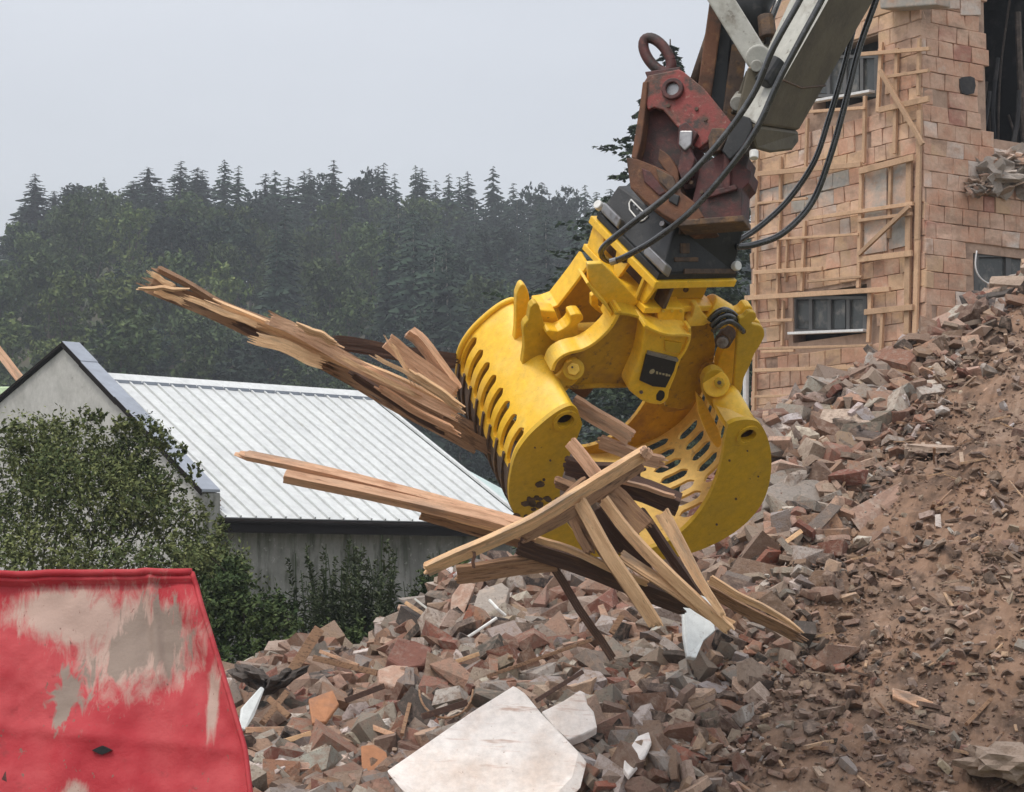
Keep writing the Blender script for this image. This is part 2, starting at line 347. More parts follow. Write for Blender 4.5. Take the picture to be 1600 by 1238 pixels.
# torn-looking inner gusset behind the right shell's slots
plate('gusset', smooth_px([(1089, 616), (1100, 628), (1112, 650), (1121, 668), (1128, 690), (1120, 700), (1104, 676), (1092, 646)], 3), .42, .46, M['yellow'], shR, .005)
def band(name, pts, w0, w1, m, th=.022, parent=None, flip=1, bevel=.004):
    q = [on(x, y, w0) for x, y in pts]; n = len(q); mb = MB(); v = []; 
    for i in range(n):
        t = (q[min(i + 1, n - 1)] - q[max(i - 1, 0)]).normalized(); nn = t.cross(WH) * flip * th
        v += [q[i], q[i] - WH * (w1 - w0), q[i] - WH * (w1 - w0) + nn, q[i] + nn]
    f = [(0, 1, 2, 3), (4 * n - 4, 4 * n - 1, 4 * n - 2, 4 * n - 3)]
    for i in range(n - 1):
        a = 4 * i; f += [(a + k, a + 4 + k, a + 4 + (k + 1) % 4, a + (k + 1) % 4) for k in range(4)]
    mb.add(v, f); o = mb.build(name, m, parent or grab, bevel=bevel)
    bm = bmesh.new(); bm.from_mesh(o.data); bmesh.ops.recalc_face_normals(bm, faces=bm.faces); bm.to_mesh(o.data); bm.free(); return o
# back-plate rim bead at the far end of the left shell and the top stiffener
mbk = [p - WH * (GW - .02) for p in profL[:46]]
MB().tube(mbk, .022, 8).build('rim_bead', M['yellow'], shL, smooth=True)

# ---- body frame
frame = empty('body_frame', org(grab), None, None); frame.parent = grab; frame.location = (0, 0, 0)
BODY = [(960, 506), (966, 491), (985, 492), (1009, 499), (1006, 520), (1001, 549), (990, 580), (981, 604), (955, 606), (927, 606), (905, 608), (884, 606), (866, 594), (868, 574), (880, 556), (908, 551), (932, 532)]
plate('side_plate', BODY, .36, .40, M['yellow_brown_shade'], frame, .004)
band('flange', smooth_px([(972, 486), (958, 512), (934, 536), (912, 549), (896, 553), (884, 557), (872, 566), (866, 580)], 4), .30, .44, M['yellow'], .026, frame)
band('flange', smooth_px([(884, 607), (905, 609), (930, 607), (958, 607), (984, 606)], 3), .33, .46, M['yellow_brown_shade'], .02, frame, -1)
band('flange', [(962, 488), (985, 490), (1010, 498)], .30, .44, M['yellow_shaded'], .022, frame)
plate('side_plate', [(917, 413), (872, 478), (844, 484), (850, 506), (877, 512), (930, 512), (960, 500), (975, 470), (950, 430)], .86, .90, M['yellow_brown_shade'], frame, .004)
band('flange', [(843, 484), (857, 482), (871, 477), (886, 458), (902, 437), (918, 414)], .72, .88, M['yellow'], .024, frame, 1)
band('flange', [(871, 478), (876, 492), (880, 507)], .74, .88, M['yellow_shaded'], .02, frame, 1)
plate('top_plate', [(918, 413), (941, 412), (960, 431), (999, 472), (982, 488), (962, 494), (950, 478), (932, 457), (920, 440)], .42, .46, M['yellow'], frame, .008)
band('flange', [(920, 441), (931, 457), (949, 476), (960, 493), (955, 506)], .34, .50, M['yellow'], .02, frame, 1)
plate('bracket', [(924, 463), (934, 456), (935, 480), (946, 488), (948, 492), (938, 490), (930, 484), (924, 478)], .55, .59, M['yellow'], frame, .004)
plate('bracket', [(936, 466), (945, 470), (952, 490), (940, 484)], .66, .70, M['yellow_brown_shade'], frame, .004)
plate('foot_bracket', smooth_px([(888, 606), (900, 616), (914, 622), (924, 612), (930, 604)], 3), .46, .60, M['rust'], frame, .004)
# mid plates (shade painted in as brown, right of the label)
plate('mid_plate', [(1074, 506), (1112, 504), (1118, 540), (1114, 574), (1104, 600), (1092, 622), (1066, 640), (1040, 636), (1040, 560)], .52, .56, M['yellow_brown_shade'], frame, .005)
plate('mid_plate', [(1000, 500), (1076, 500), (1110, 560), (1080, 640), (1040, 645), (1000, 600)], .84, .88, M['yellow_brown_shade'], frame, .005)
plate('bracket', [(1074, 502), (1082, 496), (1086, 480), (1092, 478), (1099, 492), (1110, 503), (1100, 509), (1076, 511)], .38, .46, M['yellow'], frame, .005)
# gearbox, neck
gp = lambda x, y, w: on(x, y, w)
plate('gearbox', [(1028, 481), (1070, 483), (1070, 520), (1028, 518)], .36, .62, M['yellow'], frame, .01)
plate('gearbox_flank', [(990, 470), (1100, 470), (1098, 502), (1074, 506), (1010, 504), (984, 492)], .52, .9, M['yellow_shaded'], frame, .01)
for x in (1036, 1050, 1064): MB().tube([on(x, 486, .36), on(x, 486, .345)], .012, 6).build('bolt', M['yellow_shaded'], frame)
# cylinder inside the frame
cyl = MB().tube([on(897, 515, .62), on(946, 513, .62)], .045, 14).tube([on(938, 513, .62), on(962, 512, .62)], .05, 14); cyl.build('cylinder_barrel', M['yellow'], grab, smooth=False)
MB().tube([on(853, 522, .6), on(900, 516, .6)], .034, 12).build('cylinder_rod', M['yellow'], grab)
plate('cylinder_clevis', smooth_px([(852, 520), (858, 516), (872, 518), (886, 510), (892, 502), (892, 493), (908, 491), (912, 500), (903, 508), (905, 526), (894, 534), (876, 536), (862, 532)], 2), .50, .60, M['yellow'], grab, .008)
plate('cylinder_eye', [(842, 485), (868, 487), (872, 498), (877, 511), (853, 511), (844, 500)], .62, .72, M['yellow'], grab, .01)
MB().tube([on(898, 541, .5), on(898, 530, .5)], .018, 8).build('grease_fitting', M['rust'], grab)
# left hinge pin
MB().tube([on(896, 577, .30), on(896, 577, .40)], .075, 20).build('pin_boss', M['yellow_shaded'], grab, bevel=.006)
MB().tube([on(896, 577, .28), on(896, 577, .31)], .045, 6).build('pin_head', M['yellow'], grab, bevel=.006)
for a in (0.3, 2.4, 4.5): MB().tube([on(896, 577, .275) + (UH * math.cos(a) + VH * math.sin(a)) * .022, on(896, 577, .285) + (UH * math.cos(a) + VH * math.sin(a)) * .022], .008, 6).build('bolt', M['grime'], grab)
# label housing
HOUSE = smooth_px([(1008, 510), (1022, 517), (1045, 524), (1070, 524), (1078, 528), (1074, 546), (1063, 566), (1056, 588), (1047, 610), (1044, 624), (1032, 633), (1010, 630), (994, 620), (981, 606), (988, 586), (999, 560), (1005, 530)], 3)
plate('housing', HOUSE, .24, .38, M['yellow'], frame, .014)
band('housing_rim', smooth_px([(1009, 508), (1022, 515), (1045, 522), (1068, 522), (1080, 524)], 3), .20, .38, M['yellow'], .022, frame, 1)
band('housing_rim', smooth_px([(1080, 512), (1080, 528), (1074, 546), (1063, 563)], 3), .215, .30, M['yellow'], .02, frame, 1)
plate('hatch', [(1039, 533), (1066, 537), (1062, 553), (1040, 549)], .225, .24, M['yellow_shaded'], frame, .003)
plate('label', [(1010, 554), (1028, 559), (1057, 566), (1053, 580), (1040, 606), (1020, 604), (1000, 595)], .225, .237, M['label_black'], grab, .001)
plate('scuff_plate', [(1013, 549), (1034, 554), (1061, 561), (1059, 566), (1034, 560), (1011, 554)], .222, .236, M['steel'], grab, .001)
c = on(1019, 581, .222); MB().tube([c, c - WH * .003], .02, 14).build('emblem', M['label_dust'], grab)
for i, x in enumerate((1027, 1032, 1037, 1042, 1046)):   # worn illegible letters beside the emblem
    h = [4.5, 3, 3, 4.2, 3][i]; y = 583 + (x - 1027) * .22
    plate('letter', [(x - 1.7, y - h / 2), (x + 1.4, y - h / 2 + .4), (x + 1.2, y + h / 2), (x - 1.8, y + h / 2 - .4)], .222, .2246, M['label_dust'], grab, 0)
plate('slot_shade', smooth_px([(1026, 618), (1031, 611), (1038, 613), (1038, 621), (1032, 627), (1026, 625)], 3), .234, .2405, M['black'], frame, 0)  # flat black oval on the housing, painted for the dark inside of a slot
MB().tube([on(1002, 613, .24), on(1002, 613, .225)], .014, 6).build('bolt', M['grime'], frame)
# right bracket, drum and hose ends
RB = smooth_px([(1150, 489), (1158, 486), (1165, 479), (1175, 480), (1177, 489), (1170, 497), (1186, 502), (1190, 515), (1184, 529), (1174, 545), (1167, 563), (1158, 582), (1153, 606), (1140, 612), (1128, 600), (1122, 578), (1126, 556), (1140, 530), (1148, 508)], 3)
plate('bracket', RB, .44, .52, M['yellow'], frame, .01)
plate('bracket', [(x + 5, y + 9) for x, y in RB[:40]], .30, .34, M['yellow_shaded'], frame, .01)
ax = (on(1146, 500, .5) - on(1112, 482, .5)).normalized()
MB().tube([on(1104, 478, .52), on(1134, 496, .48)], .098, 22).build('swivel_drum', M['yellow'], grab, bevel=.014)
MB().tube([on(1112, 510, .40), on(1150, 500, .40)], .015, 8).build('hose_clip', M['steel'], grab)
for i, (r, y0) in enumerate(((.10, 0), (.088, 9), (.07, 18))):
    pts = [on(1108 + 3 * i + 50 / 24 * k, 506 + y0 - 22 * math.sin(math.pi * (k + 2) / 27), .36 - .03 * i) for k in range(24)]
    MB().tube(pts, .02, 8).build('hydraulic_hose', M['rubber'], grab, smooth=True)
MB().tube([on(1129, 534, .34), on(1138, 520, .44)], .06, 16).build('hose_fitting', M['grime'], grab, bevel=.006)
MB().tube([on(1128, 536, .30), on(1131, 531, .36)], .04, 14).build('fitting_cap', M['steel'], grab, bevel=.004)
# right link disc with its pin, and the shell's top tube
MB().tube([on(1119, 600, .26), on(1119, 600, .36)], .095, 24).build('link_disc', M['yellow'], grab, bevel=.01)
MB().tube([on(1124, 598, .22), on(1124, 598, .27)], .04, 6).build('pin_head', M['yellow_shaded'], grab, bevel=.006)
MB().tube([on(1124, 598, .20), on(1124, 598, .23)], .016, 6).build('bolt', M['grime'], grab)
mb = MB().tube([on(1128, 612, .30), on(1134, 622, .27), on(1146, 645, .18), on(1160, 668, .05)], [.09, .105, .112, .10], 20); mb.build('top_tube', M['yellow'], shR, smooth=True)

# ---- rotating head on top: an I-beam frame box with its own heading
K = P(1025, 441, 13.62); E1 = P(923, 337, 14.25) - K; E2 = P(1152, 438, 14.1) - K
UPV = E1.cross(E2).normalized(); UPV = UPV if UPV.z > 0 else -UPV
head = empty('head_frame', org(grab), None, None); head.parent = grab; head.location = (0, 0, 0)
MB().box(K, E1, E2, -UPV * .055).build('top_flange', M['yellow'], head, bevel=.006)
K2 = K - UPV * .215 - (E1.normalized() + E2.normalized()) * -.02
E2n, E1n = E2.normalized(), E1.normalized()
MB().box(K2 + E1n * .0, E1 * .96, E2 * .86, -UPV * .045).build('bottom_flange', M['yellow'], head, bevel=.006)
b0 = K - UPV * .055
def webq(a0, a1, c0, c1, nm='web', m='yellow'):   # a web plate on the end face between fractions of E1, top then bottom
    t = .03; mb = MB(); p = [b0 + E1 * a0, b0 + E1 * a1, b0 + E1 * c1 - UPV * .16, b0 + E1 * c0 - UPV * .16]
    mb.prism([q + E2n * .03 for q in p], E2n * t).build(nm, M[m], head, bevel=.005)
webq(.02, .20, .08, .16); webq(.80, .97, .72, .95); webq(.40, .60, .46, .54)
MB().box(b0 + E1 * .0 + E2n * .16 - UPV * .0, E1 * .95, E2n * .03, -UPV * .158).build('inner_web', M['grime'], head)
MB().box(b0 + E2 * .0 + E1n * .12, E2 * .82, E1n * .03, -UPV * .158).build('front_web', M['yellow_shaded'], head, bevel=.004)
for k in (.3, .55): MB().tube([b0 + E2 * k + E1n * .125 - UPV * .08, b0 + E2 * k + E1n * .105 - UPV * .08], .02, 8).build('bolt', M['grime'], head)
cb = K2 + E2 * .40 + E1 * .35 - UPV * .045
MB().tube([cb, cb - UPV * .10], .30, 28).build('slewing_ring', M['yellow_shaded'], grab, bevel=.01)
MB().tube([cb - UPV * .10, cb - UPV * .22], .24, 24).build('slewing_ring', M['yellow_brown_shade'], grab, bevel=.01)

# ================================================================== THE EXCAVATOR ARM (out of frame above)
arm = empty('excavator_arm', P(1240, 230, 13.6), 'off-white excavator arm end with red quick hitch and black coupler holding the grab', 'excavator arm')
hitch = empty('quick_hitch', org(arm), None, None); hitch.parent = arm; hitch.location = (0, 0, 0)
coup = empty('coupler', org(arm), None, None); coup.parent = arm; coup.location = (0, 0, 0)
# black lower coupler: plate on top of the grab head and a wedge-shaped body
MB().box(K + UPV * .004 + E1n * .02 + E2n * .02, E1 * .93, E2 * .97, UPV * .05).build('base_plate', M['black'], coup, bevel=.006)
bt = K + UPV * .055
v0, v1, v2, v3 = bt + E1 * .02 + E2 * .04, bt + E1 * .95 + E2 * .04, bt + E1 * .95 + E2 * .93, bt + E1 * .02 + E2 * .93
T0, T1 = P(1056, 352, 13.72), P(966, 290, 14.22); T3 = P(1166, 345, 13.98); T2 = T1 + (T3 - T0)
mb = MB(); mb.add([v0, v1, v2, v3, T0, T1, T2, T3], [(3, 2, 1, 0), (4, 5, 6, 7), (0, 1, 5, 4), (1, 2, 6, 5), (2, 3, 7, 6), (3, 0, 4, 7)])
o = mb.build('body', M['black'], coup, bevel=.012)
bm = bmesh.new(); bm.from_mesh(o.data); bmesh.ops.recalc_face_normals(bm, faces=bm.faces); bm.to_mesh(o.data); bm.free()
def onface(a, b, c, px, py, off=0):
    n = (b - a).cross(c - a).normalized(); n = n if n.dot(CAM - a) > 0 else -n
    return hit(px, py, a + n * off, n), n
# clamp bars (steel) along the edge, white bolt caps, outline emblem
for (x0, y0, x1, y1) in ((938, 330, 964, 356), (1004, 396, 1036, 428)):
    a, n = onface(v0, v1, T0, x0, y0, .05); b, _ = onface(v0, v1, T0, x1, y1, .05); d = (b - a)
    MB().box(a, d, UPV * .075, n * -.07).build('clamp_bar', M['steel'], coup, bevel=.012)
for (x, y) in ((1008, 384), (1016, 391)):
    pass
a, n = onface(v0, v1, T0, 1002, 334, .012)
OUTL = [(986, 312), (1012, 338), (1006, 344), (999, 346), (984, 328), (983, 318)]
for i in range(len(OUTL)):
    p, _ = onface(v0, v1, T0, *OUTL[i], .004); q, _ = onface(v0, v1, T0, *OUTL[(i + 1) % len(OUTL)], .004)
    MB().tube([p, q], .0055, 6).build('emblem_outline', M['white_label'], coup)
for (x, y) in ((992, 323), (997, 329), (1002, 335)):
    p, n = onface(v0, v1, T0, x, y, .004); MB().box(p, (T1 - T0).normalized() * .02, UPV * .012, n * .003).build('emblem_mark', M['steel'], coup)
for (x, y, f) in ((939, 324, 0), (1038, 352, 0), (1146, 416, 1)):
    p, n = onface(v0, v1, T0, x, y, .0) if f == 0 else onface(v0, v3, T0, x, y, 0)
    if x == 1038: MB().tube([p, p + n * .03], .022, 12).build('bolt_cap', M['steel'], coup, bevel=.004)
    else: MB().tube([p, p + n * .05], .034, 14).build('bolt_cap', M['white_label'], coup, bevel=.008)
for (x0, y0, x1, y1, m) in ((1062, 358, 1140, 366, 'steel'), (1064, 380, 1078, 396, 'grime'), (1130, 380, 1145, 395, 'grime'), (1055, 402, 1092, 409, 'steel'), (1070, 420, 1150, 428, 'grime')):
    a, n = onface(v0, v3, T0, x0, y0, .012); b, _ = onface(v0, v3, T0, x1, y0, .012); c, _ = onface(v0, v3, T0, x0, y1, .012)
    MB().box(a, b - a, c - a, n * -.03).build('cross_bar', M[m] if m != 'steel' else M['grime'], coup, bevel=.004)
# red hitch: two cheek plates and the cast lower saddle
HN = (CAM - P(1070, 230, 13.8)); HN.z = 0; HN = (HN.normalized() + Vector((-.25, 0, .12))).normalized()
HP = P(1070, 230, 13.62)
def hp(x, y, off=0): return hit(x, y, HP - HN * off, HN)
def hplate(name, pts, o0, o1, m, par=hitch, bevel=.008, **k):
    return MB().prism([hp(x, y, o0) for x, y in pts], -HN * (o1 - o0)).build(name, M[m], par, bevel=bevel, **k)
UPPER = [(1006, 128), (1012, 118), (1060, 108), (1068, 112), (1100, 138), (1122, 165), (1146, 195), (1140, 206), (1112, 208), (1106, 222), (1092, 232), (1078, 224), (1066, 206), (1056, 196), (1046, 184), (1036, 172), (1022, 168), (1012, 172), (1008, 160)]
hplate('cheek_plate', UPPER, .0, .05, 'red')
hplate('cheek_plate', [(x + 6, y + 5) for x, y in UPPER], .42, .47, 'dark_red')
hplate('hitch_core', [(1003, 150), (1030, 165), (1060, 195), (1085, 225), (1100, 240), (1100, 290), (1060, 300), (1000, 262), (990, 250), (998, 190)], .10, .40, 'dark_red')
hplate('side_rib', [(1004, 128), (1012, 126), (1010, 150), (1006, 190), (1002, 220), (994, 250), (986, 246), (992, 210), (1000, 160)], -.02, .12, 'rust')
hplate('saddle', [(978, 246), (995, 248), (1020, 258), (1060, 276), (1064, 300), (1085, 316), (1100, 340), (1066, 352), (1040, 338), (1015, 320), (985, 294)], -.02, .45, 'rust')
hplate('saddle', [(1092, 262), (1126, 238), (1158, 236), (1170, 246), (1166, 262), (1174, 268), (1170, 286), (1160, 296), (1158, 344), (1060, 352), (1078, 326), (1086, 296)], .02, .26, 'dark_red')
hplate('saddle_rib', [(1100, 300), (1150, 288), (1152, 296), (1104, 310)], -.01, .04, 'dark_red'); hplate('saddle_rib', [(1130, 240), (1142, 238), (1140, 296), (1130, 298)], -.01, .05, 'dark_red')
hplate('saddle_ledge', [(1056, 344), (1162, 336), (1162, 346), (1058, 354)], -.03, .2, 'grime')
hplate('wear_plate', [(1024, 262), (1052, 276), (1058, 296), (1050, 304), (1030, 284)], -.034, .0, 'grime')
hplate('wear_plate', [(1002, 262), (1016, 268), (1040, 300), (1030, 306), (1006, 284)], -.034, .0, 'dark_red')
hplate('wear_plate', [(1046, 300), (1062, 306), (1058, 322), (1044, 314)], -.034, .0, 'black')
hplate('lock_hook', [(1060, 196), (1072, 190), (1090, 208), (1084, 220), (1078, 232), (1086, 248), (1078, 274), (1066, 284), (1058, 262), (1064, 240), (1058, 226)], -.05, .05, 'dark_red')
hplate('lock_block', [(1062, 204), (1082, 204), (1080, 226), (1070, 236), (1060, 226)], -.07, .02, 'steel')
hplate('lock_block', [(1112, 200), (1132, 200), (1136, 216), (1124, 236), (1108, 236), (1106, 214)], -.05, .06, 'grime')
hplate('guard_rib', smooth_px([(1030, 232), (1046, 244), (1060, 268), (1058, 286), (1042, 270), (1028, 250)], 2), -.02, .10, 'rust')
c = hp(1050, 138, -.03); MB().ring(c, -HN, .045, .075, .06).build('pin_ring', M['dark_red'], hitch, bevel=.006)
MB().tube([c - HN * .03, c - HN * .10], .046, 16).build('pin', M['steel'], hitch)
for (x, y) in ((1044, 165), (1088, 170), (1102, 186), (1080, 285), (1096, 300), (1030, 292), (1050, 312), (1085, 255)):
    c = hp(x, y, -.012); MB().tube([c, c - HN * .02], .014, 6).build('bolt', M['grime'], hitch)
# lifting eye
eye = [hp(1027 + 21 * math.cos(a) - 6 * math.sin(a), 86 - 25 * math.sin(a) + 9 * math.cos(a), .10) for a in [2 * math.pi * i / 28 for i in range(29)]]
MB().tube(eye, .037, 10, caps=False).build('lifting_eye', M['dark_red'], hitch, smooth=True)
hplate('eye_base', [(1007, 112), (1062, 104), (1064, 112), (1060, 118), (1012, 124)], .02, .22, 'dark_red')
# stick: box girder
L2a, L2b = P(1300, -10, 13.45), P(1183, 196, 13.35)
L1a, L1b = P(1238, -10, 13.75), P(1150, 182, 13.65)
L3a, L3b = P(1372, -10, 13.95), P(1248, 205, 13.85)
ext = 1.5
def extd(a, b): return b + (a - b) * (1 + ext)
cs = []
for a, b in ((L1a, L1b), (L2a, L2b), (L3a, L3b)): cs.append((b, extd(a, b)))
l4b = L1b + L3b - L2b; l4a = cs[0][1] + cs[2][1] - cs[1][1]; cs.append((l4b, l4a))
mb = MB(); v = [c[0] for c in cs] + [c[1] for c in cs]
mb.add(v, [(0, 1, 2, 3), (7, 6, 5, 4), (0, 4, 5, 1), (1, 5, 6, 2), (2, 6, 7, 3), (3, 7, 4, 0)])
o = mb.build('stick', [M['stick'], M['stick_shaded']], arm, matids=[1, 0, 0, 1, 1, 0], bevel=.02)
# weld bead across the underside and the rounded stick nose
q = [P(1236, 123, 13.47), P(1246, 130, 13.52), P(1262, 134, 13.6), P(1278, 128, 13.74)]
MB().tube([L2b + (L2a - L2b) * .34 + Vector((0, -.004, 0)), L2b.lerp(L3b, .5) + (L2a - L2b) * .31, L3b + (L3a - L3b) * .33], .008, 6).build('weld_bead', M['grime'], arm)
nose = [L2b, L3b, P(1249, 222, 13.86), P(1238, 236, 13.8), P(1205, 240, 13.6), P(1182, 234, 13.45), P(1176, 218, 13.4)]
MB().prism(nose, (L1b - L2b) * .9).build('stick_nose', M['stick_shaded'], arm, bevel=.02)
MB().tube([P(1178, 236, 13.40), P(1178, 248, 13.38)], .03, 12).build('grease_cap', M['white_label'], arm, bevel=.006)
# bucket links and tipping cylinder left of the stick
def bar(name, a, b, w, t, m, par, bevel=.01, wa=None):
    d = (b - a).normalized(); s = d.cross(CAM - a).normalized(); f = s.cross(d).normalized(); wa = wa or w
    v = [a - s * wa / 2, a + s * wa / 2, b + s * w / 2, b - s * w / 2]
    mb = MB(); mb.prism(v, -f * t if f.dot(CAM - a) > 0 else f * t); return mb.build(name, M[m], par, bevel=bevel)
bar('tipping_link', P(1090, -60, 13.75), P(1184, 92, 13.62), .16, .09, 'stick', arm)
bar('tipping_link', P(1118, -60, 14.1), P(1206, 84, 14.0), .07, .09, 'stick', arm)
MB().tube([P(1185, 90, 13.60), P(1185, 90, 13.75)], .085, 20).build('link_boss', M['stick'], arm, bevel=.012)
MB().tube([P(1182, 103, 13.54), P(1182, 103, 13.62)], .04, 14).build('pin', M['stick'], arm, bevel=.006)
bar('side_link', P(1120, 5, 13.95), P(1100, 150, 13.9), .10, .06, 'rust', arm)
bar('side_link', P(1128, 20, 14.0), P(1118, 185, 13.95), .14, .06, 'black', arm)
bar('side_link', P(1140, 30, 14.05), P(1125, 178, 14.0), .20, .06, 'black', arm)
bar('side_link', P(1156, 70, 13.95), P(1140, 190, 13.9), .11, .06, 'grime', arm)
bar('side_link', P(1174, 112, 13.8), P(1150, 178, 13.75), .07, .05, 'stick_shaded', arm)
bar('side_link', P(1180, 108, 13.62), P(1160, 190, 13.60), .10, .04, 'stick_shaded', arm)
MB().tube([P(1152, 162, 13.68), P(1158, 152, 13.95)], .05, 14).build('pin', M['stick'], arm, bevel=.006)
MB().tube([P(1085, 128, 14.0), P(1108, 60, 14.1), P(1122, 0, 14.15), P(1130, -60, 14.2)], .035, 10).build('cylinder_rod', M['grime'], arm, smooth=True)
MB().tube([P(1215, -80, 14.15), P(1172, 10, 14.1), P(1186, 60, 14.0)], [.16, .14, .09], 16).build('tipping_cylinder', M['black'], arm, smooth=True)
MB().tube([P(1196, 26, 13.95), P(1200, 60, 13.9)], .06, 12).build('cylinder_clevis', M['grime'], arm, bevel=.01)
MB().tube([P(1232, -40, 13.95), P(1205, 30, 13.93), P(1198, 70, 13.9)], .022, 8).build('steel_pipe', M['rubber'], arm, smooth=True)
MB().tube([P(1215, 95, 13.5), P(1192, 130, 13.46)], .062, 16).build('pin', M['black'], arm, bevel=.01)
hplate('pivot_block', [(1140, 250), (1128, 236), (1140, 205), (1160, 180), (1172, 184), (1176, 200), (1162, 228)], -.10, .15, 'black', arm)
# four hydraulic hoses
for nm, pts, rr in (
    ('a', [(1262, -30, 13.1), (1250, 0, 13.1), (1209, 74, 13.1), (1176, 149, 13.15), (1120, 227, 13.2), (1053, 297, 13.25), (983, 353, 13.35), (945, 384, 13.5), (940, 398, 13.6), (952, 408, 13.75), (975, 405, 13.9)], .021),
    ('b', [(1296, -30, 13.1), (1284, 0, 13.1), (1254, 56, 13.1), (1217, 126, 13.12), (1183, 200, 13.15), (1142, 260, 13.2), (1083, 327, 13.3), (1027, 372, 13.4), (985, 397, 13.5), (964, 407, 13.6)], .021),
    ('c', [(1345, -10, 14.2), (1330, 60, 14.2), (1313, 126, 14.2), (1295, 186, 14.2), (1272, 253, 14.2), (1232, 312, 14.2), (1190, 352, 14.15), (1158, 374, 14.1), (1140, 384, 14.05)], .021),
    ('d', [(1378, -30, 14.1), (1369, 0, 14.1), (1343, 74, 14.1), (1321, 160, 14.1), (1298, 242, 14.1), (1269, 316, 14.1), (1224, 364, 14.05), (1180, 382, 14.0), (1150, 386, 13.95)], .023)):
    MB().tube(spline([P(*p) for p in pts], 8), rr, 10).build('hydraulic_hose', M['rubber'], arm, smooth=True)
MB().tube([P(975, 405, 13.9), P(988, 402, 14.0)], .03, 10).build('hose_fitting', M['grime'], arm)
MB().tube([P(964, 407, 13.6), P(954, 410, 13.62)], .024, 10).build('hose_fitting', M['steel'], arm)

# mud caked on the lower corner of the left end plate, as clinging flat pats
g = random.Random(8)
for k in range(26):
    x = g.gauss(832, 20); y = g.gauss(788, 9) - (x - 832) * .22
    if x < 803 or x > 874: continue
    r = g.uniform(1.5, 5.5); pts = [(x + r * 1.5 * math.cos(a) * g.uniform(.6, 1.1), y + r * math.sin(a) * g.uniform(.6, 1.1)) for a in [k_ * 6.283 / 9 for k_ in range(9)]]
    plate('mud_pat', pts, -.004 - .001 * (k % 4), .0 - .0005 * (k % 3), M['grime'], shL, 0)
for (x, y) in ((1140, 720), (1168, 705), (1150, 780), (1120, 820), (1185, 745), (860, 720), (850, 750), (836, 700)):
    r = g.uniform(1.2, 2.4); plate('mud_pat', [(x + r * math.cos(a), y + r * math.sin(a)) for a in [k_ * 6.283 / 7 for k_ in range(7)]], -.003, 0, M['grime'], shR if x > 1000 else shL, 0)
# ================================================================== GROUND, HILL, FOREST
def at(px, Y, z=0.0): return Vector(((px - 800) / FPX * Y, Y, z))
mk('ground', [(-900, -60, -.02), (900, -60, -.02), (900, 1500, -.02), (-900, 1500, -.02)], [(0, 1, 2, 3)], M['ground'])['kind'] = 'structure'
def hill_z(x, y):
    t = (y - 120) / 150.0
    px = 800 + x / max(y, 1) * FPX
    top = 39.5 + 1.5 * math.sin(px / 160.0) + (5 * math.exp(-((px - 180) / 120) ** 2)) - 9 * max(0, (30 - px) / 120) - max(0, px - 760) * .016
    if px > 1500: top = 27
    top = max(top, 12)
    if t <= 0: return 0.0
    s = min(t, 1.0); s = s * s * (3 - 2 * s) * .35 + s * .65
    z = top * s
    if t > 1: z = top - (t - 1) * 6
    return z + 1.2 * mnoise.noise(Vector((x * .03, y * .03, 0)))
vs, fs = [], []
NX, NY = 70, 44
for j in range(NY):
    for i in range(NX):
        y = 118 + 300 * (j / (NY - 1)); x = -230 + 460 * i / (NX - 1)
        vs.append((x, y, hill_z(x, y) - .3 if j else -1))
for j in range(NY - 1):
    for i in range(NX - 1): a = j * NX + i; fs.append((a, a + 1, a + NX + 1, a + NX))
M['hill'] = mat('forest_floor', (.035, .05, .022), .95, 0, [((.07, .06, .035), .2, .45, .6)], .5, 2, 0, None, False, True)
h = mk('hill', vs, fs, M['hill'], smooth=True); h['kind'] = 'structure'

def leafmat(name, c, c2, rnd=.25):
    m, t, b, L = newmat(name)
    at_ = t.nodes.new('ShaderNodeAttribute'); at_.attribute_name = 'col'
    c_ = mixc(t, at_.outputs['Fac'], c, c2)
    oi = t.nodes.new('ShaderNodeObjectInfo'); hs = t.nodes.new('ShaderNodeHueSaturation')
    mr_ = t.nodes.new('ShaderNodeMapRange'); mr_.inputs[3].default_value = 1 - rnd; mr_.inputs[4].default_value = 1 + rnd
    L.new(oi.outputs['Random'], mr_.inputs[0]); L.new(mr_.outputs[0], hs.inputs['Value']); L.new(c_, hs.inputs['Color'])
    L.new(hs.outputs[0], b.inputs['Base Color']); b.inputs['Roughness'].default_value = .75; b.inputs['Specular IOR Level'].default_value = .2
    return m
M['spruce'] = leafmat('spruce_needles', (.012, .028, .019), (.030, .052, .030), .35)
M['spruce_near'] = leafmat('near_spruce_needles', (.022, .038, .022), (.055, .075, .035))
M['beech'] = leafmat('broadleaf', (.036, .066, .026), (.11, .145, .05), .3)
M['beech_pale'] = leafmat('broadleaf_pale', (.060, .10, .03), (.17, .20, .06), .2)
M['bush'] = leafmat('bush_leaves', (.058, .086, .028), (.25, .27, .10), .1)
M['bush_dark'] = leafmat('dark_bush_leaves', (.026, .050, .014), (.10, .135, .045), .1)
M['weed'] = leafmat('weed_leaves', (.035, .055, .02), (.11, .13, .07), .15)
M['bark'] = mat('bark', (.09, .07, .055), .9, 0, [], .4, 5)
M['bark_pale'] = mat('pale_bark', (.30, .27, .24), .9, 0, [], .4, 5)
rg = random.Random(7)
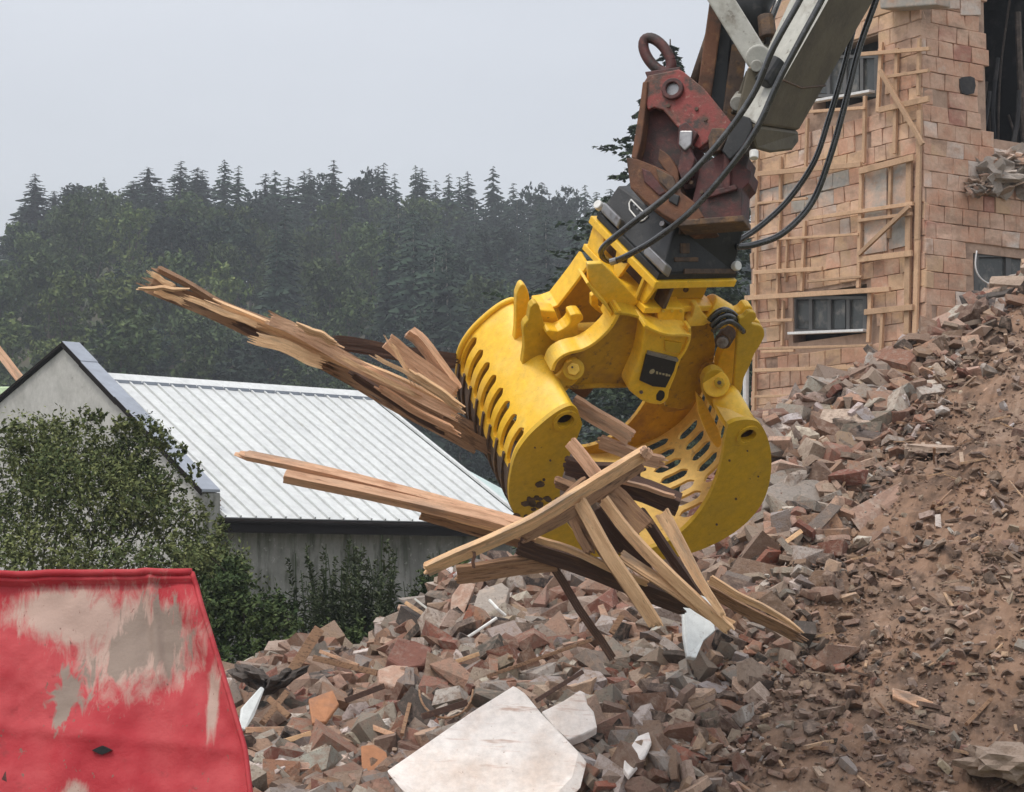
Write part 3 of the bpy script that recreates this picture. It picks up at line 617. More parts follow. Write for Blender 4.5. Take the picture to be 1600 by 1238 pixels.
def spruce_mesh(H, Rr, layers, br, seed, spray=3, droop=.35):
    g = random.Random(seed); v = []; f = []; c = []
    def quad(a, b, cc, d, col): 
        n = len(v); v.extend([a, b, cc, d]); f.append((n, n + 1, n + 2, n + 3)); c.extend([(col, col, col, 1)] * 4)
    for l in range(layers):
        t = l / layers; z = H * (.10 + .90 * t ** .9); r = Rr * (1 - t) ** .72 * g.uniform(.75, 1.15) + .2
        nb = max(4, int(br * (1 - t * .5)))
        for k in range(nb):
            a = 2 * math.pi * (k + g.random()) / nb + l; rr = r * g.uniform(.6, 1.15); d = Vector((math.cos(a), math.sin(a), 0))
            s = Vector((-d.y, d.x, 0)); z0 = z + g.uniform(-.25, .25); base = Vector((0, 0, z0))
            p0 = base; 
            for q in range(spray):
                u0, u1 = q / spray, (q + 1) / spray
                w = rr * .26 * (1 - .35 * u0) * g.uniform(.7, 1.2)
                a0 = base + d * rr * u0 - Vector((0, 0, droop * rr * u0 * u0)); a1 = base + d * rr * u1 - Vector((0, 0, droop * rr * u1 * u1 - (.06 * rr if q == spray - 1 else 0)))
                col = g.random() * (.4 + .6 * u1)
                hang = Vector((0, 0, -w * g.uniform(.6, 1.3)))
                quad(a0, a0 + s * w + hang, a1 + s * w * .25 + hang * .3, a1, col)
                quad(a0, a1, a1 - s * w * .25 + hang * .3, a0 - s * w + hang, col * .8)
    return v, f, c
def trunk_mb(H, r, r2=.02, seg=7):
    return MB().tube([(0, 0, -.5), (0, 0, H * .5), (0, 0, H)], [r, r * .6, r2], seg)
def mesh_data(name, v, f, m, c=None):
    me = bpy.data.meshes.new(name); me.from_pydata([tuple(x) for x in v], [], f); me.materials.append(m)
    if c is not None:
        a = me.color_attributes.new('col', 'FLOAT_COLOR', 'POINT'); a.data.foreach_set('color', np.array(c, dtype=np.float32).ravel())
    me.update(); return me
conifers = []
for s in range(7):
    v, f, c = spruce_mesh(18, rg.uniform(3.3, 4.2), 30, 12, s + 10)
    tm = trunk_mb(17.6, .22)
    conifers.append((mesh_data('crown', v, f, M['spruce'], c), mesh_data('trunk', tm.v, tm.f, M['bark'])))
# pines with a bare pale trunk and a crown high up
v, f, c = spruce_mesh(9, 2.4, 12, 8, 44)
pv = [Vector(p) + Vector((0, 0, 9.5)) for p in v]; tm = trunk_mb(17, .20, .04)
pines = [(mesh_data('crown', pv, f, M['spruce'], c), mesh_data('trunk', tm.v, tm.f, M['bark_pale']))]
def leafcloud(lumps, n, size, seed, core=.55, up=.3, cl=10, twig=.28):
    """leaf-sized faces strung along short twigs spread through ellipsoid lumps (centre, radii)"""
    g = np.random.default_rng(seed); w = np.array([l[1][0] * l[1][2] for l in lumps]); w = w / w.sum(); m = n // cl; n = m * cl
    idx = g.choice(len(lumps), m, p=w)
    d = g.normal(size=(m, 3)); d /= np.linalg.norm(d, axis=1)[:, None]
    r = core + (1 - core) * g.random(m) ** .55; r *= 1 + .2 * np.sin(d[:, 0] * 7 + idx) * np.sin(d[:, 2] * 6 + idx * 2)
    cen = np.array([l[0] for l in lumps])[idx]; rad = np.array([l[1] for l in lumps])[idx]
    p = cen + d * rad * r[:, None]; tone = g.random(m)
    td = d * .8 + g.normal(size=(m, 3)) * .5 + np.array([0, 0, .35]); td /= np.linalg.norm(td, axis=1)[:, None]
    ln = rad[:, 0] * twig * g.uniform(.5, 1.6, m)
    k = np.tile(np.arange(cl) / cl, m)[:, None]; R_ = lambda a: np.repeat(a, cl, 0)
    p = R_(p) + R_(td) * R_(ln[:, None]) * k + g.normal(size=(n, 3)) * R_(ln[:, None]) * .16
    nn = R_(d) * .6 + g.normal(size=(n, 3)) * .7 + np.array([0, 0, up]); nn /= np.linalg.norm(nn, axis=1)[:, None]
    u = R_(td) + g.normal(size=(n, 3)) * .6; u = u - nn * (u * nn).sum(1)[:, None]; u /= np.linalg.norm(u, axis=1)[:, None]; t = np.cross(nn, u)
    s = size * g.uniform(.6, 1.35, n)[:, None]
    V = np.stack([p - u * s, p + t * s * .45, p + u * s, p - t * s * .45], 1).reshape(-1, 3)
    F = [(4 * i, 4 * i + 1, 4 * i + 2, 4 * i + 3) for i in range(n)]
    cc = np.clip(g.random(n) ** 2 * .6 + R_(tone) ** 2 * .45 + .12 * np.sin(R_(idx) * 2.3), 0, 1); C = np.repeat(np.stack([cc, cc, cc, np.ones(n)], 1), 4, 0)
    return V, F, C
broad = []
for s in range(5):
    g = random.Random(s + 70); L = []
    for k in range(16):
        a = g.uniform(0, 6.28); q = g.uniform(0, 2.6); z = g.uniform(4.5, 12.5); q *= (1 - abs(z - 7.5) / 9)
        r = g.uniform(1.1, 1.9); L.append(((q * math.cos(a) * 1.2, q * math.sin(a) * 1.2, z), (r, r, r * .8)))
    V, F, C = leafcloud(L, 4200, .26, s)
    tm = trunk_mb(10, .25)
    for k in range(5):
        l = L[k][0]; tm.tube([(0, 0, 3 + k * .5), (l[0] * .6, l[1] * .6, l[2] * .8), l], [.12, .08, .03], 5)
    broad.append((mesh_data('crown', V.tolist(), F, M['beech'], C), mesh_data('trunk', tm.v, tm.f, M['bark'])))
broadd = []
M['beech_dark'] = leafmat('dark_broadleaf', (.012, .028, .020), (.034, .054, .032), .35)
for (cr, tr) in broad:
    m2 = cr.copy(); m2.name = 'crown'; m2.materials[0] = M['beech_dark']; broadd.append((m2, tr))
broadp = []
for (cr, tr) in broad[:3]:
    m2 = cr.copy(); m2.name = 'crown'; m2.materials[0] = M['beech_pale']; broadp.append((m2, tr))
def tree(name, pair, loc, sc, rz, label, group=None, cat='tree'):
    r = empty(name, loc, label, cat, group); r.scale = sc; r.rotation_euler = (rg.uniform(-.03, .03), rg.uniform(-.03, .03), rz)
    for me, nm in ((pair[0], 'crown'), (pair[1], 'trunk')):
        o = bpy.data.objects.new(nm, me); COL.objects.link(o); o.parent = r
    return r
cnt = 0
def zone(px):
    return 0 if px < 60 else 1 if px < 230 else 2 if px < 330 else 3 if px < 450 else 4 if px < 600 else 5 if px < 760 else 6 if px < 900 else 7
ZN = ['at the hill\'s low end', 'above the gable peak', 'behind the torn beam tip', 'above the roof\'s near half', 'above the roof\'s far end', 'above the left grab shell', 'between grab and near spruce', 'hidden mostly by the arm']
def put(px, Y, kind='c', k=1.0, sx=None):
    TR = 'high on the slope ' if Y > 215 else ('halfway up the slope ' if Y > 165 else 'low on the slope ')
    x = (px - 800) / FPX * Y; z = hill_z(x, Y); k *= rg.uniform(.80, 1.18)
    cap = float(np.interp(px, [-100, 0, 50, 110, 150, 200, 260, 1000], [370, 345, 300, 275, 262, 292, 282, 288])) + rg.uniform(0, 22)
    k = min(k, (1.7 + (900 - cap) / FPX * Y - z) / (18.0 if kind in 'cp' else 14.3)); k = max(k, .3); sx = sx or k * rg.uniform(.85, 1.1)
    zn = ZN[zone(px)]
    if kind == 'c': tree('spruce_tree', rg.choice(conifers), (x, Y, z), (sx, sx, k), rg.uniform(0, 6.3), 'dark spruce ' + TR + zn, 'forest spruces ' + TR + zn)
    elif kind == 'p': tree('pine_tree', pines[0], (x, Y, z), (sx, sx, k), rg.uniform(0, 6.3), 'pine with bare pale trunk ' + TR + zn, 'bare-trunked pines ' + TR + zn)
    elif kind == 'd': tree('broadleaf_tree', rg.choice(broadd), (x, Y, z), (sx * 1.15, sx * 1.15, k), rg.uniform(0, 6.3), 'dark dense broadleaf tree ' + TR + zn, 'dark broadleaf trees ' + TR + zn)
    elif kind == 'b': tree('broadleaf_tree', rg.choice(broad), (x, Y, z), (sx, sx, k), rg.uniform(0, 6.3), 'rounded green broadleaf tree ' + TR + zn, 'broadleaf trees ' + TR + zn)
    else: tree('broadleaf_tree', rg.choice(broadp), (x, Y, z), (sx, sx, k), rg.uniform(0, 6.3), 'pale yellow-green broadleaf tree ' + TR + zn, 'pale broadleaf trees ' + TR + zn)
# ridge line trees placed one by one as their tips stand against the sky: tip x, tip y
RIDGE = [(0, 330), (48, 262), (30, 300), (75, 290), (112, 258), (222, 252), (200, 275), (243, 280), (274, 242), (297, 252), (312, 256), (345, 238), (366, 250), (385, 245), (410, 262), (426, 256), (445, 268), (470, 258), (484, 252), (508, 245), (522, 240), (540, 250), (556, 242), (572, 238), (585, 248), (598, 244), (618, 262), (648, 246), (660, 254), (680, 272), (695, 262), (712, 268), (735, 258), (752, 272), (772, 250), (788, 264), (800, 278), (826, 248), (842, 276), (862, 284), (880, 268), (897, 266), (915, 278), (935, 290), (955, 285), (980, 290), (1010, 285), (1040, 290), (1065, 280), (1100, 290), (1140, 285), (1170, 300), (-40, 330), (-90, 300), (1230, 290), (1290, 300)]
for px, py in RIDGE:
    Y = rg.uniform(262, 275); x = (px - 800) / FPX * Y; z = hill_z(x, Y)
    h = 1.7 + (900 - py) / FPX * Y - z
    put(px, Y, 'c', 1, None) if h < 6 else None
    if h >= 6 and rg.random() < .22:
        tree('broadleaf_tree', rg.choice(broadd), (x, Y, z), (1.0, 1.0, (h - 1.6) / 14.3), rg.uniform(0, 6.3), 'dark rounded tree among ridge spruces ' + ZN[zone(px)], 'dark rounded ridge trees ' + ZN[zone(px)])
    elif h >= 6:
        k = h / 18.0; sx = rg.uniform(.8, 1.45)
        tree('spruce_tree', rg.choice(conifers), (x, Y, z), (sx, sx, k), rg.uniform(0, 6.3), 'ridge spruce with its tip against the sky ' + ZN[zone(px)], 'spruces along the ridge skyline ' + ZN[zone(px)])
for (px, Y, kind, k) in ((146, 250, 'b', .92), (120, 252, 'b', .86), (172, 250, 'b', .88), (98, 248, 'b', .78), (196, 248, 'b', .78), (330, 225, 'b', 1.1), (370, 218, 'b', 1.2), (290, 222, 'b', 1.0), (410, 214, 'b', 1.0),
                        (600, 262, 'b', 1.0), (700, 262, 'b', .95)):
    put(px, Y, kind, k)
row = 0
Y = 254
while Y > 128:
    px = -110 + rg.uniform(0, 30)
    while px < 1230:
        n = mnoise.noise(Vector((px * .006, Y * .03, 3.1)))
        kind = 'c'
        if px < 600 and n > -.22 and Y < 238: kind = 'b'
        elif px < 420 and Y < 200 and n > -.3: kind = 'b'
        elif px > 560 and rg.random() < .16: kind = 'p'
        elif n > .22: kind = 'b'
        elif rg.random() < .5: kind = 'd'
        if px < 420 and kind == 'b' and rg.random() < .25: kind = 'd'
        if px < 420 and kind == 'b' and Y < 235 and rg.random() < .18: kind = 'q'
        if px < 260 and Y < 185 and rg.random() < .4: kind = 'q'
        hid = (880 < px and row % 2) or px > 1180
        if not hid: put(px + rg.uniform(-8, 8), Y + rg.uniform(-4, 4), kind, (.86 if kind == 'c' else .9) * (.8 if Y < 150 else 1))
        px += 5.0 * FPX / Y * rg.uniform(.85, 1.15) * (1 if Y > 170 else .9)
    Y -= 11.5; row += 1
for px, Y, k in ((672, 170, .95), (706, 168, .9), (724, 169, .85), (690, 172, .9), (650, 180, .9)): put(px, Y, 'p', k)
for px, Y, k, kd in ((20, 92, .55, 'q'), (75, 88, .52, 'q'), (130, 90, .55, 'q'), (175, 94, .5, 'q'), (230, 96, .42, 'b'), (275, 100, .4, 'b'), (-30, 90, .6, 'q'), (340, 105, .36, 'b'), (420, 108, .36, 'b'), (500, 110, .38, 'b'), (570, 112, .38, 'b'), (640, 112, .4, 'b'), (100, 75, .40, 'q'), (40, 72, .42, 'b'), (160, 74, .36, 'b'), (10, 110, .85, 'q'), (70, 115, .8, 'b'), (720, 115, .4, 'b'), (1010, 110, .5, 'b'), (960, 112, .5, 'b'), (1170, 110, .5, 'b')):
    x = (px - 800) / FPX * Y
    tree('broadleaf_tree', rg.choice(broadp if kd == 'q' else broad), (x, Y, 0), (k, k, k), rg.uniform(0, 6.3),
         ('yellow-green' if kd == 'q' else 'dull green') + ' small tree at the hill foot ' + ZN[zone(px)], ('pale' if kd == 'q' else 'dull') + ' small trees at the hill foot ' + ZN[zone(px)])
# the nearer spruce that stands behind the arm
v, f, c = ([], [], [])
g = random.Random(4); vv, ff, cc = [], [], []
def fan(base, d, ln, col):
    s = Vector((-d.y, d.x, 0)).normalized()
    for i in range(30):
        u = g.random(); w = ln * .42 * (1 - u * .65); q = base + d * ln * u + s * g.uniform(-1, 1) * w - Vector((0, 0, g.random() ** 2 * w * .8))
        t_ = (d * g.uniform(.3, 1) + s * g.uniform(-1, 1) + Vector((0, 0, g.uniform(-.5, .25)))).normalized() * g.uniform(.12, .26); n = len(vv); e = Vector((g.uniform(-1, 1), g.uniform(-1, 1), g.uniform(-1, 1))).cross(t_).normalized() * g.uniform(.03, .07)
        vv.extend([q - t_ * .5, q + e, q + t_ * .6, q - e]); ff.append((n, n + 1, n + 2, n + 3)); k = g.random() ** 2; cc.extend([(k, k, k, 1)] * 4)
for l in range(84):
    t = l / 84; z = 1.2 + 16.9 * t; r = 12 * (1 - t) ** 1.08 * g.uniform(.4, 1.05) + .12; r = min(r, 5.5)
    for k in range(9):
        a = 6.283 * (k + g.random()) / 9; d = Vector((math.cos(a), math.sin(a), g.uniform(-.45, .15)))
        if g.random() < .12: continue
        rr = r * g.uniform(.6, 1.1)
        for m_ in range(5):
            b = Vector((0, 0, z)) + d * rr * (.15 + .22 * m_) - Vector((0, 0, .05 * rr * m_ * .6)); fan(b - d * rr * .15, d, min(rr * .36, .95), 0)
r = empty('spruce_tree', at(1052, 62, 0), 'tall near spruce with ragged drooping branches right behind the red quick hitch', 'tree')
mk('crown', [Vector(p) + r.location for p in vv], ff, M['spruce_near'], r, cols=cc)
tb = MB().tube([at(1052, 62, -.5), at(1052, 62, 10), at(1052, 62, 18.2)], [.3, .18, .02], 8); tb.build('trunk', M['bark'], r)

# ================================================================== THE BARN
AL = R(40); D = Vector((math.cos(AL), math.sin(AL), 0)); Gd = Vector((-math.sin(AL), math.cos(AL), 0))
C0 = Vector((-5.90, 40, 0)); HE, HR, HW, LB = 3.0, 6.05, 5.6, 7.7
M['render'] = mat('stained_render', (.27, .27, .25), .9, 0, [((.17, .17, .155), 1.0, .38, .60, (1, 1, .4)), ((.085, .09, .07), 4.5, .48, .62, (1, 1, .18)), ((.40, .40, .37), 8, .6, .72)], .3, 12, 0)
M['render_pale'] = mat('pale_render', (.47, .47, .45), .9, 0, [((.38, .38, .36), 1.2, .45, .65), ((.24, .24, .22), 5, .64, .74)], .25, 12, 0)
M['roof_white'] = mat('white_roof_sheet', (.64, .66, .655), .45, 0, [((.56, .58, .58), .7, .4, .7, (1, 1, .6)), ((.50, .50, .47), 2.2, .60, .78), ((.45, .44, .42), 12, .66, .78)], .04, 10, .015)
M['flash'] = mat('zinc_flashing', (.30, .33, .38), .5, .3, [((.22, .24, .28), 3, .5, .7)], .05, 20, .06)
M['fascia'] = mat('dark_brown_fascia', (.012, .009, .008), .9, 0, [], .1, 20, spec=.1)
barn = empty('barn', C0, 'pale rendered barn with a bright white ribbed metal roof and dark eaves', 'barn')
def X(a, b, z): return C0 + D * a + Gd * b + Vector((0, 0, z))
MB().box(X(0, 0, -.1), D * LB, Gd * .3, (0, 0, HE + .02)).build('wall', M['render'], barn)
MB().prism([X(.1, 0, 0), X(.1, HW * 2, 0), X(.1, HW * 2, HE), X(.1, HW, HR), X(.1, .0, HE)], D * .3).build('wall', M['render_pale'], barn)
# parapet gable (outer face), its far shoulder running out lower and wider
PG = [X(-.22, -.12, -.1), X(-.22, 12.5, -.1), X(-.22, 12.5, 4.4), X(-.22, HW, HR + .60), X(-.22, -.12, HE + .32)]
MB().prism(PG, D * .30).build('gable_wall', M['render_pale'], barn)
MB().box(X(-.26, -.2, HE - .55), D * .38, Gd * .32, (0, 0, .86)).build('kneeler', M['render'], barn, bevel=.02)
cap = [(-.18, HE + .34), (1.3, None), (2.6, None), (4.0, None), (HW, HR + .44)]
def capz(b): return HE + .34 + (HR + .30 - HE) * (b + .18) / (HW + .18)
bs = [-.22, 1.55, 3.2, 4.75, HW]
for i in range(4):
    b0_, b1_ = bs[i], bs[i + 1] + (.05 if i < 3 else 0); z0, z1 = capz(b0_), capz(b1_); e = .02 * (i % 2)
    MB().box(X(-.32, b0_, z0 + e), D * .42, X(0, b1_, z1) - X(0, b0_, z0), (0, 0, .06)).build('coping', M['flash'], barn, bevel=.008)
    MB().box(X(-.34, b0_, z0 + e - .07), D * .025, X(0, b1_, z1) - X(0, b0_, z0), (0, 0, .12)).build('coping_edge', M['fascia'], barn)
MB().box(X(-.32, HW, capz(HW)), D * .52, X(0, 12.5, 4.42) - X(0, HW, HR + .62), (0, 0, .06)).build('coping', M['fascia'], barn)
NPN = 22; r0 = -.35; W_ = LB / NPN; RV = X(0, HW, HR) - X(0, r0, HE - .18); RN = D.cross(RV).normalized(); RN = RN if RN.z > 0 else -RN
for i in range(NPN):
    a = .12 + (LB - .0) / NPN * i; o_ = X(a, r0, HE - .18); mb = MB()
    mb.box(o_, D * (W_ - .012), RV, RN * .02)
    mb.box(o_ + RN * .018, D * .035, RV, RN * .045); mb.box(o_ + D * W_ * .5 + RN * .018, D * .015, RV, RN * .003)
    mb.build('roof_panel', M['roof_white'], barn)
MB().prism([X(.1, HW + .05, HR - .05), X(LB + .2, HW + .05, HR - .05), X(LB + .2, 12, 3.4), X(.1, 12, 3.4)], (0, 0, .05)).build('roof_panel', M['roof_white'], barn)
MB().prism([X(.08, HW - .28, HR - .10), X(.08, HW, HR + .10), X(.08, HW + .3, HR - .02)], D * (LB - .1)).build('ridge_cap', M['roof_white'], barn)
for i in range(11):
    MB().box(X(.1 + i * LB / 11, HW - .31, HR - .14), D * (LB / 11 - .03), Gd * .02, (0, 0, .07)).build('ridge_closure', M['flash'], barn)
MB().box(X(.05, r0 - .03, HE - .46), D * LB, Gd * .06, (0, 0, .27)).build('fascia', M['fascia'], barn)
MB().box(X(.1, r0 + .03, HE - .33), D * LB, Gd * .40, (0, 0, .03)).build('soffit', M['fascia'], barn)
MB().tube([X(.0, r0 - .06, HE - .24), X(LB + .1, r0 - .06, HE - .27)], .05, 8).build('gutter', M['fascia'], barn)
# right-hand end: flashing strip and translucent corner sheet
MB().box(X(LB + .14, r0, HE - .17) + RN * .02, D * .09, RV, RN * .05).build('verge_trim', M['roof_white'], barn)
M['glassy'] = mat('pale_green_sheet', (.45, .56, .54), .3, 0, [], .02, 10)
MB().prism([X(LB + .24, r0, HE - .18), X(LB + 1.3, r0, HE - .18), X(LB + .24, r0, HE - .18) + RV * .42], RN * .03).build('corner_sheet', M['glassy'], barn)
for (b, z, s, t) in ((2.9, 4.6, .35, .3), (3.3, 4.3, .2, .14), (1.9, 4.1, .3, .1), (4.6, 4.9, .12, .3), (7.6, 3.9, .3, .14)):
    g = random.Random(int(b * 10)); MB().prism([X(-.2205, b + s * .5 * math.cos(k * .9) * g.uniform(.6, 1.1), z + t * .5 * math.sin(k * .9) * g.uniform(.6, 1.1)) for k in range(7)], D * -.004).build('spalled_patch', M['render'], barn)
# lime-green cabin roof and a leaning timber at the far left
for k in range(5):
    g = random.Random(k); q = X(.25 + .12 * k, r0 + .25 + .2 * k, HE - .18 + .15 + .12 * k) + RN * .03; q = X(.2 + .1 * k, r0, HE - .18) + RV * (.05 + .03 * k) + RN * .0215
    MB().prism([q + D * .03 * math.cos(a) * g.uniform(.5, 1.2) + RV.normalized() * .06 * math.sin(a) for a in [j * .9 for j in range(7)]], RN * .002).build('rust_stain', M['rust'], barn)
gm = mat('lime_green_paint', (.42, .62, .20), .5, 0, [], .05, 10)
gr = empty('green_cabin', at(-20, 52, 0), 'lime-green painted site cabin roof peeping out beside the gable', 'cabin')
MB().box(at(-160, 52, 0), at(22, 52, 0) - at(-160, 52, 0), (0, 2.2, 0), (0, 0, 6.3)).build('cabin_body', gm, gr, bevel=.05)
MB().box(at(-164, 51.9, 6.3), at(26, 51.9, 0) - at(-164, 51.9, 0), (0, 2.4, 0), (0, 0, .2)).build('cabin_roof', mat('pale_green_paint', (.58, .72, .45), .5, 0, [], .05, 10), gr, bevel=.03)
# ================================================================== THE HALF-DEMOLISHED BRICK HOUSE
M['block'] = mat('terracotta_block', (.58, .34, .235), .9, 0, [((.62, .44, .32), 4, .48, .68), ((.44, .26, .19), 9, .58, .74), ((.58, .48, .40), 3, .60, .72)], .5, 30, .12, smear=[((.64, .44, .33), 1.1, .46, .62, (1, 1, 1.6)), ((.44, .29, .21), 2.3, .52, .66, (1, 1, 2))])
M['block_ochre'] = mat('ochre_block', (.62, .42, .27), .9, 0, [((.62, .43, .27), 4, .5, .68), ((.48, .30, .19), 9, .56, .72)], .5, 30, .13, smear=[((.64, .44, .33), 1.1, .46, .62, (1, 1, 1.6)), ((.44, .29, .21), 2.3, .52, .66, (1, 1, 2))])
M['block_red'] = mat('red_brick', (.38, .18, .135), .9, 0, [((.44, .24, .18), 6, .52, .68)], .5, 30, .22, smear=[((.64, .44, .33), 1.1, .46, .62, (1, 1, 1.6)), ((.44, .29, .21), 2.3, .52, .66, (1, 1, 2))])
M['block_white'] = mat('mortar_smeared_block', (.60, .52, .46), .9, 0, [((.46, .32, .25), 6, .52, .68)], .5, 30, .12, smear=[((.64, .44, .33), 1.1, .46, .62, (1, 1, 1.6)), ((.44, .29, .21), 2.3, .52, .66, (1, 1, 2))])
M['block_grey'] = mat('grey_block', (.36, .34, .31), .9, 0, [((.48, .38, .31), 4, .5, .68)], .5, 30, .14, smear=[((.64, .44, .33), 1.1, .46, .62, (1, 1, 1.6)), ((.44, .29, .21), 2.3, .52, .66, (1, 1, 2))])
M['mortar'] = mat('house_mortar', (.43, .30, .225), .95, 0, [((.25, .17, .13), 3, .50, .68)], .6, 14)
M['void'] = mat('dark_room', (.035, .035, .038), .9, 0, [((.08, .075, .07), 2, .5, .65)], .4, 5)
M['winframe'] = mat('grey_window_frame', (.10, .10, .10), .6, 0, [], .05, 20)
M['glass'] = mat('dusty_glass', (.06, .065, .065), .25, 0, [((.18, .17, .15), 5, .5, .7)], .02, 20)
M['sill'] = mat('white_sill', (.72, .72, .72), .6, 0, [], .05, 20)
BC = at(1452, 29.0, 0)
bl = (at(1176, 32.2, 0) - BC); bld = bl.normalized(); br_ = (at(1640, 30.3, 0) - BC); brd = br_.normalized()
nL = Vector((bld.y, -bld.x, 0)); nL = nL if nL.y < 0 else -nL
nR = Vector((brd.y, -brd.x, 0)); nR = nR if nR.y < 0 else -nR
house = empty('brick_house', BC, 'half-demolished terracotta block house with nailed wooden battens and broken openings', 'house')
LW = bl.length
def wl(px, py, off=0): return hit(px, py, BC + nL * off, nL)
def wr(px, py, off=0): return hit(px, py, BC + nR * off, nR)
def s_of(p, d): return (p - BC).dot(d)
# openings in (s, z) for each face
def rect(face, x0, y0, x1, y1):
    f = wl if face == 'L' else wr; d = bld if face == 'L' else brd; a, b = f(x0, y0), f(x1, y1)
    s = sorted((s_of(a, d), s_of(b, d))); z = sorted((a.z, b.z)); return (s[0], s[1], z[0], z[1])
OPL = [rect('L', 1237, 463, 1354, 520), rect('L', 1268, 86, 1372, 152)]
OPR = [rect('R', 1534, -200, 1700, 240), rect('R', 1522, 395, 1680, 470)]
# cores with the openings left out: strips
def core(d, n, L, ops, z1):
    mb = MB(); ss = sorted({0.0, L} | {o[0] for o in ops if 0 < o[0] < L} | {o[1] for o in ops if 0 < o[1] < L}); zs = sorted({-.1, z1} | {o[2] for o in ops if o[2] < z1} | {o[3] for o in ops if o[3] < z1})
    for a, b in zip(ss, ss[1:]):
        for c, e in zip(zs, zs[1:]):
            if any(o[0] - 1e-6 <= a and b <= o[1] + 1e-6 and o[2] - 1e-6 <= c and e <= o[3] + 1e-6 for o in ops): continue
            mb.box(BC + d * a + Vector((0, 0, c)) - n * .02, d * (b - a), -n * .26, (0, 0, e - c))
    return mb
core(bld, nL, LW, OPL, 11).build('mortar_wall', M['mortar'], house)
core(brd, nR, br_.length + .8, OPR, 11).build('mortar_wall', M['mortar'], house)
blocks = {}
gb = random.Random(3)
def block_mesh(w, seed):
    g = random.Random(seed); bm = bmesh.new(); bmesh.ops.create_cube(bm, size=1)
    for v in bm.verts:
        v.co = Vector((v.co.x * w + g.uniform(-.012, .012), v.co.y * .12 + (g.uniform(-.018, .012) if v.co.y > 0 else 0), v.co.z * .232 + g.uniform(-.004, .004)))
    bmesh.ops.bevel(bm, geom=list(bm.edges), offset=.006, segments=1, affect='EDGES')
    vs_ = [v.co.copy() for v in bm.verts]; bm.verts.index_update(); fs_ = [tuple(v.index for v in f.verts) for f in bm.faces]; bm.free(); return vs_, fs_
bmesh_data = {}
def block_data(wi, mi, k):
    key = (wi, mi, k)
    if key not in bmesh_data:
        v, f = block_mesh(wi, int(wi * 1000) + k * 37 + len(mi) * 101); bmesh_data[key] = mesh_data('brick', v, f, M[mi])
    return bmesh_data[key]
nb = 0; restmb = {}
def lay(d, n, L, ops, ang, z0, z1, missing, pick):
    global nb
    row = 0; z = z0
    while z < z1:
        s = -.02 + (0 if row % 2 else -.13)
        while s < L:
            w = gb.choice((.24, .30, .30, .36)); a, b = max(s, 0.0), min(s + w - .009, L)
            if b - a > .07:
                c = (a + b) / 2; zc = z + .12
                ww = round((b - a) * 40) / 40
                if not any(o[0] + (gb.uniform(-.03, .16) if d is brd else -.02) < b and a < o[1] + .02 and o[2] - .06 < zc + .09 and zc - .09 < o[3] + .04 for o in ops) and gb.random() > missing(c, zc):
                    mi = pick(c, zc); p = BC + d * c + Vector((0, 0, zc)) + n * gb.uniform(-.052, -.036)
                    me = block_data(ww, mi, gb.randrange(3))
                    if nb < 298:
                        o = bpy.data.objects.new('brick', me); COL.objects.link(o); o.parent = house; o.location = p - BC; o.rotation_euler = (gb.uniform(-.012, .012), gb.uniform(-.005, .005), ang)
                    else:
                        restmb.setdefault(mi, MB()); rm = Matrix.Rotation(ang, 3, 'Z'); restmb[mi].add([rm @ v.co + p for v in me.vertices], [tuple(f.vertices) for f in me.polygons])
                    nb += 1
            s += w
        z += .243; row += 1
def pickL(c, z):
    r = gb.random(); hz = (wl(1300, 277).z, wl(1300, 312).z)
    if hz[1] < z < hz[0] and c > .4 * LW: return 'block_grey' if r < .85 else 'block'
    if z < wl(1300, 540).z: return 'block' if r < .82 else ('block_ochre' if r < .95 else 'block_red')
    return 'block_ochre' if r < .62 else ('block' if r < .97 else 'block_white')
def pickR(c, z):
    r = gb.random(); return 'block' if r < .68 else ('block_white' if r < .77 else ('block_red' if r < .90 else 'block_ochre'))
angL = math.atan2(bld.y, bld.x); angR = math.atan2(brd.y, brd.x)
# +y of the block mesh is its rough face: turn it outwards
aL = angL if Matrix.Rotation(angL, 3, 'Z') @ Vector((0, 1, 0)) @ nL > 0 else angL + math.pi
aR = angR if Matrix.Rotation(angR, 3, 'Z') @ Vector((0, 1, 0)) @ nR > 0 else angR + math.pi
zlo = wl(1300, 672).z
lay(bld, nL, LW, OPL, aL, zlo, wl(1300, -6).z, lambda c, z: .012, pickL)
nL_used = nb
lay(brd, nR, br_.length + .5, OPR, aR, wr(1500, 560).z, wr(1500, -6).z, lambda c, z: .06, pickR)
for mi, mb in restmb.items(): mb.build('brick', M[mi], house)['kind'] = 'stuff'
